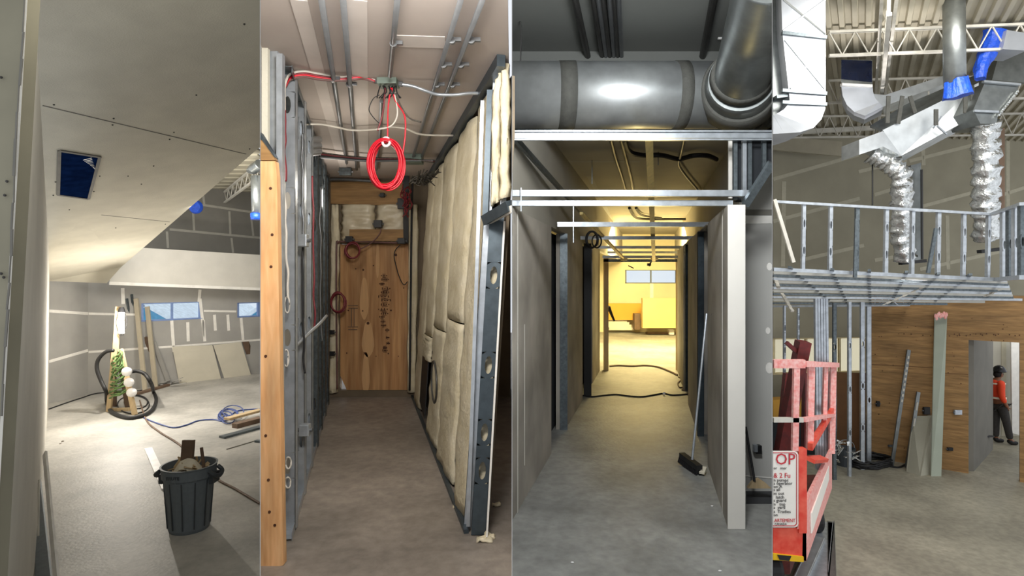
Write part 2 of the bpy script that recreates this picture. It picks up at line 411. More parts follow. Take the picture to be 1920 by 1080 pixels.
def window(name, h, pl, nr, d, A, mull=(.5,), fr='white_plastic', fw=.06, th=.12, gm='glass'):
    s0, s1, z0, z1 = h; A = V((A[0], A[1], 0)); m = M(); q = M(); off = nr * th * .5
    pt = lambda s_, z_: A + d * s_ + V((0, 0, z_)) + off
    for a, b in (((s0, z0), (s1, z0)), ((s0, z1), (s1, z1))): m.bar(pt(*a), pt(*b), th * .9, fw)
    for s_ in (s0 + fw / 2, s1 - fw / 2): m.bar(pt(s_, z0), pt(s_, z1), fw, th * .9, up=nr)
    mm = M()
    for t in mull: mm.bar(pt(s0 + (s1 - s0) * t, z0), pt(s0 + (s1 - s0) * t, z1), fw * .8, th * .5, up=nr)
    q.prism([pt(s0, z0), pt(s1, z0), pt(s1, z1), pt(s0, z1)], nr * .006)
    subs = [('window_frame', m, fr), ('pane', q, gm)]
    if mull: subs.insert(1, ('mullion', mm, fr))
    o = M(); o.bar(pt(s0, z0) - nr * .02, pt(s1, z0) - nr * .02, .1, .015)
    struct(name, o, fr, subs)
mat('frame_blue', '7e97c8', .4)
window('window_1', hs[0], PB, nb, db, (a1.x, a1.y), fr='frame_blue', fw=.05)
window('window_2', hs[1], PB, nb, db, (a1.x, a1.y), (.93,), 'frame_blue', fw=.05)
# neighbouring house outside
BPM = 'board_pale'
def gable(x0, x1, ytop, ybase, d, apex, name, label):
    w = M(); w.prism([P(x0, 640, d), P(x1, 640, d), P(x1, ybase, d), P(apex, ytop, d), P(x0, ybase, d)], V((0, 4, 0)))
    r = M()
    for xx in (x0 - 6, x1 + 6):
        r.bar(P(apex, ytop - 1, d) + V((0, 2, 0)), P(xx, ybase + 2, d) + V((0, 2, 0)), 4.3, .12)
    T(name, label, 'building', [('wall', w, 'siding'), ('roof', r, 'roof_snow')])
gable(225, 330, 572, 603, 22, 275, 'neighbouring_house', 'pale blue gabled house seen through the left pane of the wide window')
gable(340, 420, 580, 600, 28, 392, 'neighbouring_house', 'low pale blue gabled house seen through the right pane of the wide window')
gable(440, 560, 569, 612, 23, 500, 'neighbouring_house', 'pale blue gabled house seen through the small window at the edge')
# bulkhead above the back wall, upper wall, deck
b0 = P(206, 531, 12.8); b1 = P(490, 542, 15.3); t0 = P(206, 461, 12.8); t1 = P(490, 478, 15.3)
m = M(); m.prism([b0, b1, t1, t0], V((.1, .9, 0)))
lip = M(); lip.bar(b0 + V((0, -.02, 0)), b1 + V((0, -.02, 0)), .04, .07)  # white strip painted in for the lit underside edge
struct('bulkhead', m, 'gypsum', [('corner_bead', lip, 'compound')])
u0 = P(228, 520, 14.0); u1 = P(490, 520, 16.6); 
m, PU, nu_, du, _ = wallh((u0.x, u0.y), (u1.x, u1.y), 1.5, 4.2, [], .1)
jt = M()
for (x0, y0, x1, y1) in ((378, 384, 488, 400), (318, 430, 488, 446), (381, 366, 383, 384), (362, 398, 364, 432), (470, 400, 475, 442), (313, 434, 315, 465), (434, 446, 437, 474), (430, 396, 432, 440)):
    strip(jt, RP(x0, y0, PU, .004), RP(x1, y1, PU, .004), .055 if (x1 - x0) < 20 else .06, nu_)
struct('wall_upper', m, 'gypsum_dark', [('joint_compound', jt, 'compound_dark')])
dz = CZ + 2.35
m = M()
for i in range(26):   # steel deck ribs
    y = 10.2 + i * .26; x0, x1 = max(-9.5, -.62 * y), SA * y
    m.bar(V((x0, y, dz + (.03 if i % 2 else .06))), V((x1, y, dz + (.03 if i % 2 else .06))), .26, .04)
struct('deck', m, 'deck')
m = M(); br = M()
def truss(a, b, h, n, name, label, matn='joist', w=.05, flip=1):
    """open-web steel joist hung under a deck: a,b ends of the top chord"""
    a = V(a); b = V(b); dn = V((0, 0, -h)); tc = M(); bc = M(); wb = M()
    tc.bar(a, b, w, w * .8); bc.bar(a + dn, b + dn, w, w * .8)
    for i in range(n):
        p = a.lerp(b, i / n); q = a.lerp(b, (i + 1) / n); mid = a.lerp(b, (i + .5) / n) + dn
        wb.bar(p, mid, w * .35, w * .35); wb.bar(mid, q, w * .35, w * .35)
    T(name, label, 'joist', [('top_chord', tc, matn), ('bottom_chord', bc, matn), ('web', wb, matn)], 'open web steel joists under the roof decks')
truss(P(421, 360, 15.6), P(487, 305, 12), .28, 7, 'roof_joist', 'white steel joist under the deck above the sloping ceiling edge')
# capped duct in the upper corner
m = M(); m.tube([P(482, 405, 11.5), P(480, 330, 11.5)], .10, 16); h = M(); h.tube(smooth_path([P(472, 322, 11.5), P(474, 318, 11.5), P(487, 308, 11.4)]), .1, 14)
c = M(); c.tube([P(482, 412, 11.5), P(482, 400, 11.5)], .12, 16)
T('hanging_duct', 'grey round duct hanging at the edge of the high opening with blue taped end', 'duct', [('pipe', m, 'duct_dull', {'smooth': False}), ('elbow', h, 'duct_dull'), ('end_cap', c, 'blue_tape', {'label': 'blue tape cap'})])
m = M(); m.lathe([(.02, -.05), (.15, -.05), (.16, 0), (.13, .06), (.02, .08)], P(367, 388, 13.6), 20, axis=(0, -1, 0))
one('blue_disc', m, 'blue_tape', 'round blue taped duct cap on the dark upper wall', 'duct cap')
# ---- work light on sawhorse stand
base = onz(232, 768, ZF); D0 = base.y
G1 = lambda x, y: onz(x, y, ZF)
post = M(); post.bar(P(216, 668, D0 - .1), P(222, 575, D0 - .1), .09, .05, up=(0, 1, 0))
legs = []
for (x0, y0, x1, y1, dd) in ((215, 655, 204, 772, 0), (226, 655, 253, 778, 0), (212, 655, 214, 762, .5), (222, 655, 240, 764, .5)):
    b_ = G1(x1, y1); l_ = M(); l_.bar(P(x0, y0, D0 - .1 + dd * .1), b_, .09, .045, up=(0, 1, 0)); legs.append(('leg', l_, 'lumber_dark' if dd else 'lumber'))
cb = M(); cb.bar(G1(207, 771) + V((0, 0, .03)), G1(247, 770) + V((0, 0, .03)), .09, .05)
wrap = M()
for k in range(14):
    y = 655 + k * 5.5; w = 8 + k * .9
    wrap.tube([P(219 + random.uniform(-3, 3) + w * math.cos(a) * .9 + k * .4, y + 3 * math.sin(a) + random.uniform(-4, 4) + 18 * max(0, math.sin(a * .5)), D0 - .2 - .1 * math.sin(a)) for a in [i * .7 for i in range(10)]], .014, 6, closed=True)
head = M(); head.tube([P(228, 585, D0 - .15), P(228, 576, D0 - .15)], .07, 12, r2=.04)
bulb = M(); bulb.tube([P(228, 625, D0 - .15), P(227, 600, D0 - .15), P(228, 586, D0 - .15)], .05, 14)
cage = M()
for k in range(6):
    a = k * math.pi / 3; cage.tube(smooth_path([P(228, 586, D0 - .15) + V((.06 * math.cos(a), .06 * math.sin(a), 0)), P(228, 606, D0 - .15) + V((.10 * math.cos(a), .10 * math.sin(a), 0)), P(227, 630, D0 - .15) + V((.03 * math.cos(a), .03 * math.sin(a), 0))]), .004, 5)
T('work_light', 'lit caged work light clamped to a timber post on a sawhorse', 'work light', [('post', post, 'lumber'), *legs, ('cross_brace', cb, 'lumber'), ('lamp_holder', head, 'black_box'), ('bulb', bulb, 'bulb', {'smooth': True}), ('cage', cage, 'black_box')])
point('work_light_bulb', P(231, 604, D0 - .42), 115, (1, .93, .83), .05)
spot('work_light_beam', P(231, 606, D0 - .42), (-3.6, 5.6, -1.2), 225, (1, .94, .85), 150, .04, .8)
one('green_hose', wrap, 'green_cord', 'green cord bundled around the top of the work light stand', 'cord')
for k, (x, y) in enumerate(((238, 697), (242, 717), (247, 736))):
    m = M(); m.lathe([(.01, -.06), (.07, -.06), (.085, -.02), (.085, .03), (.06, .07), (.01, .07)], P(x, y, D0 - .4), 14, axis=(.3, -1, .2))
    one('cord_reel', m, 'white_plastic', '%s pale round canister hanging down the right side of the work light stand' % ('topmost', 'middle', 'lowest')[k], 'canister', 'pale canisters on the work light stand', smooth=True)
hz = []
for i in range(0, 25):
    t = i / 24 * 2 * math.pi; p = G1(245 + 47 * math.cos(t), 758 + 27 * math.sin(t)); hz.append(p + V((0, 0, .03 + (.0))))
h1 = smooth_path([P(213, 657, D0 - .3), P(198, 660, D0 - .3), P(184, 675, D0 - .3), P(182, 693, D0 - .3), P(190, 715, D0 - .3), P(199, 735, D0 - .3)] + [G1(x, y) + V((0, 0, .035)) for x, y in ((200, 755), (206, 772), (222, 782), (245, 787), (272, 781), (288, 768), (293, 752), (288, 738))] + [P(284, 720, D0 + .1), P(272, 702, D0), P(258, 696, D0), P(246, 697, D0)])
m = M(); m.tube(h1, .035, 8)
one('vacuum_hose', m, 'rubber', 'thick black hose looping around the work light stand', 'hose', smooth=True)
for k, (rx, ry, cx, cy) in enumerate(((22, 13, 255, 755), (30, 17, 250, 760))):
    m = M(); m.tube([G1(cx + rx * math.cos(i * .314), cy + ry * math.sin(i * .314)) + V((0, 0, .015)) for i in range(20)], .012, 6, closed=True)
    one('power_cable', m, 'rubber', ('small', 'larger')[k] + ' loop of thin black cable on the floor under the work light', 'cable', 'thin cable loops')
def cord(pts, r, mt, name, label, zf, cat='cable', n=6, k=6, lift=None):
    m = M(); m.tube([onz(p.x, p.y, zf) + V((0, 0, r if lift is None else lift)) for p in smooth_path([V((x, y, 0)) for x, y in pts], k)], r, n)
    return one(name, m, mt, label, cat)
cord([(262, 752), (275, 790), (300, 812), (340, 838), (400, 895), (440, 918), (487, 946)], .014, 'lumber_dark', 'extension_cord', 'long taut dark cord crossing the floor behind the trash can', ZF)
cord([(270, 785), (295, 795), (325, 803), (350, 798), (372, 790), (400, 788), (420, 790), (445, 772), (487, 768)], .013, 'cable_blue', 'power_cable', 'thin wavy blue black cable lying beyond the trash can', ZF)
m = M()
for k in range(6):
    cx, cy = 420 + k * 3 + random.uniform(-5, 5), 785 + random.uniform(-8, 6)
    m.tube([onz(cx + (10 + 2 * k) * math.cos(i * .42), cy + (7 + k) * math.sin(i * .42), ZF) + V((0, 0, .015 + .008 * k)) for i in range(15)], .011, 5, closed=True)
one('cable_tangle', m, 'cable_blue', 'loose tangle of blue cable beside the lumber on the floor', 'cable')
cord([(92, 768), (120, 758), (150, 748), (185, 738), (240, 736), (300, 727)], .012, 'rubber', 'floor_cable', 'dark cable running along the foot of the left and back walls', ZF)
# leaning boards against back wall
def lean(x0, y0, x1, y1, wpx, mt, name, label, off_top=.06, th=.04, cat='board', group=None):
    b_ = onz(x1, y1, ZF); t_ = RP(x0, y0, PB, off_top); w = wpx / F * b_.y
    m = M(); m.bar(b_ + V((0, 0, .02)), t_, w, th, up=(0, -1, 0)); one(name, m, mt, label, cat, group)
lean(255, 560, 272, 733, 8, 'board_pale', 'leaning_board', 'tall pale board leaning on the back wall nearest the work light')
lean(238, 560, 262, 722, 3, 'galv_dark', 'metal_track', 'thin dark steel track leaning left of the pale boards')
lean(247, 552, 263, 720, 3, 'galv_dark', 'metal_track', 'second thin steel track leaning just left of the pale boards')
lean(276, 575, 292, 729, 8, 'board_pale', 'leaning_board', 'tall pale board leaning just left of the wide window')
lean(275, 632, 283, 722, 6, 'lumber_dark', 'leaning_board', 'short dark board leaning between the two pale boards')
lean(288, 640, 318, 722, 7, 'gypsum_grey', 'leaning_board', 'grey board leaning right of the pale boards')
def sheet(c, mt, name, label):
    q = [RP(c[0][0], c[0][1], PB, .1), RP(c[1][0], c[1][1], PB, .1), onz(*c[2], ZF) , onz(*c[3], ZF)]
    m = M(); m.prism(q, V((0, .016, 0))); one(name, m, mt, label, 'board', 'gypsum sheets leaning on the back wall')
mat('sheet', 'cfc9b8', .9, ns=3, na=.05)
sheet([(323, 650), (398, 647), (414, 710), (336, 719)], 'sheet', 'gypsum_sheet', 'left of two wide pale gypsum sheets leaning on the back wall')
sheet([(400, 647), (452, 641), (470, 703), (420, 709)], 'sheet', 'gypsum_sheet', 'right of two wide pale gypsum sheets leaning on the back wall')
sheet([(454, 641), (466, 640), (487, 695), (474, 700)], 'lumber_dark', 'dark_board', 'narrow dark panel leaning behind the right gypsum sheet')
m = M()
for k in range(16):
    p = onz(300 + random.uniform(-12, 30), 722 + random.uniform(-4, 3), ZF); a = random.uniform(0, 3)
    m.bar(p + V((0, 0, .03)), p + V((.35 * math.cos(a), .15 * math.sin(a), .05 + random.uniform(0, .12))), .06, .015)
o = one('scrap_pile', m, 'gypsum_grey', 'low heap of gypsum scraps on the floor below the leaning boards', 'debris'); o['kind'] = 'stuff'
m = M(); m.bar(onz(252, 742, ZF) + V((0, 0, .03)), onz(315, 724, ZF) + V((0, 0, .03)), .1, .05); one('floor_plank', m, 'lumber_dark', 'dark plank lying along the foot of the leaning boards', 'plank')
# lumber right
def plank(x0, y0, x1, y1, w, h, mt, name, label, z=0):
    m = M(); m.bar(onz(x0, y0, ZF) + V((0, 0, h / 2 + z)), onz(x1, y1, ZF) + V((0, 0, h / 2 + z)), w, h); one(name, m, mt, label, 'lumber', 'lumber lying on the floor right of the trash can')
plank(425, 797, 490, 779, .14, .04, 'lumber', 'lumber_plank', 'topmost tan plank of the lumber on the floor by the cable tangle', .085)
plank(440, 803, 490, 790, .14, .08, 'lumber_dark', 'lumber_plank', 'dark plank directly under the tan plank on the floor')
plank(416, 822, 490, 802, .14, .035, 'galv_dark', 'metal_stud', 'grey metal stud lying in front of the tan plank')
plank(425, 843, 482, 826, .02, .01, 'seam', 'thin_rod', 'thin rod lying on the floor in front of the metal stud')
plank(483, 830, 488, 828, .12, .03, 'galv_dark', 'metal_offcut', 'small grey offcut at the far right edge of the room floor')
# white strip on the floor and stripes at lower left
m = M(); m.bar(onz(278, 842, ZF) + V((0, 0, .01)), onz(312, 918, ZF) + V((0, 0, .01)), .1, .02); one('corner_bead_strip', m, 'white_plastic', 'flat white strip lying on the floor left of the trash can', 'strip')
m = M(); m.bar(P(84, 850, 6.2), onz(110, 1130, ZF) + V((0, 0, .02)), .06, .02, up=(0, 1, 0)); one('corner_bead_strip', m, 'white_plastic', 'white strip leaning against the foot of the near left wall', 'strip')
m = M(); m.bar(P(73, 900, 5.6), P(72, 1005, 5.3), .012, .01, up=(0, 1, 0)); one('thin_strip', m, 'gypsum', 'hair thin pale strip behind the leaning white strip', 'strip')
m = M(); m.prism([P(68, 885, 6.9), P(73, 885, 6.9), onz(96, 1095, ZF), onz(66, 1095, ZF)], V((0, .02, 0))); one('gap_shade_board', m, 'slate_steel', 'dark board painted as the shade in the gap between wall foot and leaning strip', 'board')  # dark board paints the shade of the gap at the wall foot
m = M()
for (x, y, l) in ((58, 905, 45), (66, 840, 30), (36, 960, 25)):
    m.bar(lw(.34, .5) * 0 + P(x, y - l / 2, 2.9), P(x - 1, y + l / 2, 2.9), .008, .01, up=(0, 1, 0))
# trash can
c0 = onz(355, 990, ZF)
body = M(); body.lathe([(.02, 0), (.185, 0), (.195, .03), (.205, .2), (.24, .55), (.255, .555), (.26, .645), (.27, .665), (.25, .665), (.243, .62), (.22, .5), (.2, .48), (.02, .47)], c0, 40)
ribs = M()
for k in range(12):
    a = k * math.pi / 6 + .2; ribs.bar(c0 + V((.2 * math.cos(a), .2 * math.sin(a), .05)), c0 + V((.234 * math.cos(a), .234 * math.sin(a), .53)), .012, .012, up=V((math.cos(a), math.sin(a), 0)))
hd = []
for s_ in (-1, 1):
    m = M(); u = V((s_, 0, 0)) if True else 0; c_ = c0 + V((s_ * .25, 0, .6))
    m.tube(smooth_path([c_ + V((0, -.09, .02)), c_ + V((s_ * .05, -.08, -.02)), c_ + V((s_ * .065, 0, -.05)), c_ + V((s_ * .05, .08, -.02)), c_ + V((0, .09, .02))]), .022, 8)
    m.bar(c_ + V((s_ * .01, -.07, -.07)), c_ + V((s_ * .01, .07, -.07)), .04, .1); hd.append(('handle', m, 'grey_plastic_dark'))
rt = T('trash_can', 'grey round plastic trash can heaped with construction debris', 'trash can', [('body', body, 'grey_plastic', {'smooth': False}), ('ribs', ribs, 'grey_plastic_dark'), *hd])
text_mesh('BRUTE', .045, c0 + V((-.09, -.262, .585)), Matrix.Rotation(math.pi / 2, 3, 'X'), 'embossed_lettering', 'grey_plastic_dark', rt, base_of([body, ribs] + [h[1] for h in hd]))
top = c0 + V((0, 0, .56))
m = M(); m.bar(top + V((-.05, .03, 0)), top + V((-.05, .08, .33)), .12, .04, up=(0, 1, 0)); one('wood_offcut', m, 'lumber_dark', 'wide brown board end standing up out of the trash can', 'wood offcut')
m = M(); m.bar(top + V((.17, -.02, 0)), top + V((.115, .02, .27)), .03, .012, up=(0, 1, 0)); one('wood_splinter', m, 'lumber_dark', 'thin dark splinter sticking up at the right of the trash can', 'wood offcut')
m = M(); m.grid(lambda u, v: top + V(((u - .5) * .30, (v - .5) * .26, .17 - .4 * (u - .5) ** 2 * 1.5 - .5 * (v - .4) ** 2 + .02 * noise.noise(V((u * 6, v * 6, 0))))), 8, 8)
one('rubble_chunk', m, 'stone', 'large pale gypsum chunk on top of the debris in the trash can', 'debris', solid=.03)
m = M()
for k in range(60):
    a = random.uniform(0, 6.28); r = random.uniform(.05, .19); p = top + V((r * math.cos(a), r * math.sin(a), .0 + random.uniform(-.05, .08)))
    dv = V((random.uniform(-1, 1), random.uniform(-1, 1), random.uniform(-.2, 1))).normalized() * random.uniform(.04, .13); 
    q = p + dv; 
    if math.hypot(q.x - c0.x, q.y - c0.y) > .225: q = p - V((dv.x, dv.y, -dv.z))
    m.bar(p, q, random.uniform(.008, .04), .008, up=V((random.random(), random.random(), 1)))
m.ball(top - V((0, 0, .05)), .19, .19, .05)
o = one('debris_fill', m, 'lumber', 'splintered wood and gypsum scraps filling the trash can', 'debris'); o['kind'] = 'stuff'
m = M(); m.bar(top + V((.1, -.1, .05)), top + V((.16, -.14, .075)), .03, .006); one('torn_paper', m, 'white_plastic', 'small white scrap at the front rim of the trash can', 'debris')
for k, (x, y) in enumerate(((117, 833), (310, 985 - 40))):
    m = M()
    for j in range(5):
        p = onz(x + random.uniform(-5, 5), y + random.uniform(-6, 6), ZF); m.ball(p + V((0, 0, .005)), .012, .02, .006, 6)
    one('dirt_crumbs', m, 'dirt', ('dark crumbs on the floor near the left wall', 'dark crumbs on the floor left of the trash can')[k], 'debris')['kind'] = 'stuff'

clip_bay(new_since(seen), None, SA); seen = {o.name for o in COL.objects}
# ================================================================ BAY 2: framed service corridor
ZF = Z2; HC = 2.91
CPL = (V((0, 0, HC)), V((0, 0, 1)))
def C2(x, y, dz=0): return onz(x, y, HC - dz)
Lx = lambda D: (679.5 - 466 / D - 960) / F * D
Rx = lambda D: (684 + 730 / D - 960) / F * D
LN = .19 / HC
m = M(); m.prism([V((SA * 1.6, 1.6, HC)), V((-.02, 1.6, HC)), V((-.02, 8.3, HC)), V((SA * 8.3, 8.3, HC))], V((0, 0, .1)))
jt = M(); strip(jt, C2(668, 0, .003), C2(684, 330, .003), .1, (0, 0, 1)); strip(jt, C2(745, 77, .003), C2(835, 80, .003), .16, (0, 0, 1)); strip(jt, C2(560, 0, .003), C2(648, 330, .003), .08, (0, 0, 1))
mat('ceil2', 'b9aea6', .9, ns=2, na=.06); mat('ceil2_joint', 'cfc6bf', .9, ns=5, na=.05)
struct('ceiling', m, 'ceil2', [('joint_compound', jt, 'ceil2_joint')])
# end wall with insulation, header and plywood sheet
D2 = 7.85
m, pe, ne, de, hs = wallh((SA * D2, D2), (-.03, D2), 0, HC, [(637, 766, 457, 732)], .1)
mat('end_wall', '6f6250', .9, ns=3, na=.15)
struct('wall_end', m, 'end_wall')
m = M(); m.prism([P(636, 458, D2 + .03), P(767, 457, D2 + .03), P(766, 731, D2 + .03), P(650, 731, D2 + .03), P(636, 700, D2 + .03)], V((0, .03, 0)))
kn = M(); 
for (x, y, r) in ((690, 606, .02), (684, 662, .012), (733, 582, .012), (653, 582, .011), (680, 583, .01), (728, 663, .01), (650, 662, .01), (742, 478, .018), (667, 504, .009), (700, 498, .009), (681, 506, .014), (757, 540, .007), (705, 668, .007), (747, 668, .007)):
    kn.lathe([(.0005, 0), (r, 0), (r, .004)], P(x, y, D2 + .024), 10, axis=(0, 1, 0))
pt = M()
for pts in (((683, 560, 16, 40), (690, 636, 22, 34), (686, 700, 14, 40), (708, 486, 7, 36)),):
    for (x, y, w, h) in pts:
        pt.prism([P(x + w * .5 * math.cos(a) * (1 + .15 * math.sin(3 * a)), y + h * math.sin(a), D2 + .026) for a in [i * .35 for i in range(18)]], V((0, .003, 0)))
mat('veneer_patch', 'cfa473', .6, ns=4, stretch=(6, 6, .5), na=.08)
st = M(); rnd = random.Random(3)
stamp = [(720, 517, 10), (722, 524, 12), (716, 532, 8), (724, 541, 14), (722, 548, 14), (719, 556, 18), (724, 563, 16), (722, 571, 14), (718, 580, 16), (721, 588, 12), (716, 594, 8), (718, 603, 7), (719, 610, 8), (726, 619, 6), (727, 633, 5), (728, 644, 5), (722, 657, 8), (722, 652, 6)]
for (x, y, w) in stamp:
    for j in range(4):
        xx = x - w / 2 + w * j / 3; st.box(P(xx, y, D2 + .026), .012, .003, .012 + rnd.random() * .02)
        if rnd.random() > .4: st.box(P(x, y - 3 + 2 * j, D2 + .026), w / F * D2 * rnd.uniform(.4, 1), .003, .006)
im = M()
for (x0, y0, x1, y1) in ((652, 573, 671, 573), (653, 578, 671, 578), (659, 578, 659, 612), (664, 578, 664, 612), (652, 613, 671, 613), (653, 618, 670, 618)): im.bar(P(x0, y0, D2 + .026), P(x1, y1, D2 + .026), .01, .003, up=(0, 1, 0))
org_e = T('plywood_sheet', 'upright orange plywood sheet closing the doorway at the end of the framed corridor', 'plywood', [('board', m, 'plywood', None, [('knot', kn, 'knot'), ('patch', pt, 'veneer_patch'), ('printed_stamp', st, 'knot'), ('stencil_mark', im, 'lumber_dark')])])
m = M(); m.prism([P(x, y, D2 + .1) for x, y in ((652, 728), (748, 728), (748, 738), (652, 738))], V((0, .01, 0)))
area('doorway_gap_daylight', P(700, 735, D2 + .3), P(700, 735, 7), .9, .05, 3)
m = M(); m.prism([P(x, y, D2 - .06) for x, y in ((620, 341), (768, 341), (768, 386), (620, 382))], V((0, .05, 0))); one('header_board', m, 'plywood_tan', 'brown plywood header above the plastic wrapped insulation at the corridor end', 'plywood')
def batt(q, mt, name, label, seed, amp=.03, bulge=.05, nrm=V((0, -1, 0)), nu=8, nv=26, group='insulation batts', cat='insulation', edge=.012, th=.02):
    """soft batt filling the quad q = tl, tr, br, bl"""
    tl, tr, br, bl = [V(p) for p in q]; m = M()
    def fn(u, v):
        p = tl.lerp(tr, u).lerp(bl.lerp(br, u), v)
        w = 1 - abs(2 * u - 1) ** 4
        e = (noise.noise(V((seed * 3.1, v * 9, u * 2))) * edge) * (1 if u in (0, 1) else .4)
        return p + nrm * (bulge * w + amp * noise.noise(V((u * 3 + seed, v * 9, seed)))) + (tr - tl).normalized() * e * 2
    m.grid(fn, nu, nv); return one(name, m, mt, label, cat, group, smooth=True, solid=th)
batt([P(640, 384, D2 - .03), P(703, 384, D2 - .03), P(703, 455, D2 - .03), P(640, 455, D2 - .03)], 'insulation_foil', 'insulation_batt', 'left plastic covered insulation panel above the orange plywood sheet', 1, group='plastic covered panels')
batt([P(706, 384, D2 - .03), P(762, 384, D2 - .03), P(762, 455, D2 - .03), P(706, 455, D2 - .03)], 'insulation_foil', 'insulation_batt', 'right plastic covered insulation panel above the orange plywood sheet', 2, group='plastic covered panels')
m = M(); m.prism([P(x, y, D2 - .15) for x, y in ((655, 430), (765, 430), (765, 452), (655, 452))], V((0, .02, 0))); one('sill_board', m, 'plywood_tan', 'thin pinkish board lying across the foot of the plastic covered insulation', 'board')
batt([P(621, 384, D2 - .04), P(637, 384, D2 - .04), P(634, 735, D2 - .04), P(617, 738, D2 - .04)], 'insulation', 'insulation_batt', 'narrow insulation strip left of the orange plywood sheet', 3, bulge=.03)
batt([P(768, 384, D2 - .04), P(782, 384, D2 - .04), P(778, 735, D2 - .04), P(766, 735, D2 - .04)], 'insulation', 'insulation_batt', 'narrow insulation strip right of the orange plywood sheet', 4, bulge=.03)
# vertical black conduits and boxes on the end wall
def tubes(name, pts, r, mt, label, cat, d=None, group=None, n=8, k=6):
    q = [P(*p) if len(p) == 3 else P(p[0], p[1], d) for p in pts]
    m = M(); m.tube(smooth_path(q, k) if len(q) > 2 else q, r, n); return one(name, m, mt, label, cat, group, smooth=True)
tubes('conduit_frame', [(614, 735), (613, 500), (613, 350), (617, 338), (630, 336), (660, 337), (705, 340)], .022, 'conduit', 'steel conduit rising left of the end wall and bending over its top', 'conduit', D2 - .2)
tubes('conduit_frame', [(632, 730), (631, 600), (631, 465), (634, 455), (645, 453), (700, 454), (760, 456)], .012, 'cable_dull', 'thin pipe bending over the top left of the orange plywood sheet', 'conduit', D2 - .14)
tubes('black_conduit', [(768, 732), (770, 560), (772, 400), (774, 330)], .014, 'rubber', 'thin black conduit on the right edge of the orange plywood sheet', 'conduit', D2 - .14)
for k, (x, w) in enumerate(((764, .05), (757, .03))):
    m = M(); m.bar(P(x, 300, D2 - .3), P(x - 2 + k * 4, 455, D2 - .2), w, .03, up=(0, 1, 0)); one('cable_bundle', m, 'rubber', ('thick black', 'thin dark')[k] + ' cable bundle dropping from the ceiling box beside the header', 'cable')
def jbox(x, y, w, h, d, name, label, mt='black_box', dd=.06, lid=True):
    m = M(); W_, H_ = w / F * d, h / F * d; m.box(P(x, y, d), W_, dd, H_)
    c = M(); c.box(P(x, y, d) + V((0, -dd / 2 - .003, 0)), W_ * .86, .006, H_ * .86)
    k = M()
    for sx in (-1, 1): k.tube([P(x, y, d) + V((sx * W_ * .5, 0, 0)), P(x, y, d) + V((sx * (W_ * .5 + .02), 0, 0))], min(.014, H_ * .2), 8)
    T(name, label, 'electrical box', [('box', m, mt, {'bevel': .004}), ('cover', c, mt), ('connector', k, 'conduit')])
jbox(709, 420, 15, 14, D2 - .2, 'junction_box', 'black box in the middle of the plastic covered insulation')
jbox(655, 449, 13, 12, D2 - .2, 'junction_box', 'black box at the top left corner of the orange plywood sheet')
jbox(753, 452, 14, 11, D2 - .22, 'junction_box', 'black box at the top right corner of the orange plywood sheet')
jbox(717, 366, 8, 8, D2 - .1, 'junction_box', 'small black box on the brown header board')
jbox(753, 382, 14, 20, D2 - .3, 'junction_box', 'dark box on the black cable bundle beside the header')
jbox(621, 623, 11, 8, D2 - .2, 'outlet_box', 'upper black bracket left of the orange plywood sheet')
jbox(621, 663, 13, 8, D2 - .2, 'outlet_box', 'lower black bracket left of the orange plywood sheet')
def coil(x, y, rx, ry, d, n, r, mt, name, label, jx=1.5, seed=1, smoothn=22, depth=.05):
    rr = random.Random(seed); m = M()
    for k in range(n):
        ox, oy, sx, sy, dz = rr.uniform(-jx, jx), rr.uniform(-jx, jx), rr.uniform(.86, 1.04), rr.uniform(.9, 1.03), rr.uniform(-depth, depth)
        ph = rr.uniform(0, 6)
        m.tube([P(x + ox + rx * sx * math.cos(a), y + oy + ry * sy * math.sin(a), d + dz + .01 * math.sin(2 * a + ph)) for a in [i * 2 * math.pi / smoothn for i in range(smoothn)]], r, 6, closed=True)
    return m
one('cable_coil', coil(661, 470, 14, 15, D2 - .25, 4, .011, 'cable_maroon', '', '', 1), 'cable_maroon', 'maroon cable coil hanging at the top left of the orange plywood sheet', 'cable', 'maroon cable coils', smooth=True)
one('cable_coil', coil(634, 568, 14, 19, D2 - .3, 3, .011, 'cable_maroon', '', '', 1.5, 4), 'cable_maroon', 'maroon cable coil hanging over the left edge of the orange plywood sheet', 'cable', 'maroon cable coils', smooth=True)
tubes('loose_wire', [(714, 428), (713, 436), (706, 446), (695, 456), (684, 463), (674, 467)], .008, 'cable_dull', 'brown wire curving from the middle black box down to the cable coil', 'wire', D2 - .26)
tubes('loose_wire', [(751, 459), (742, 468), (739, 480), (743, 500), (749, 520), (757, 534), (764, 528)], .006, 'rubber', 'thin black wire looping on the right of the orange plywood sheet', 'wire', D2 - .15)
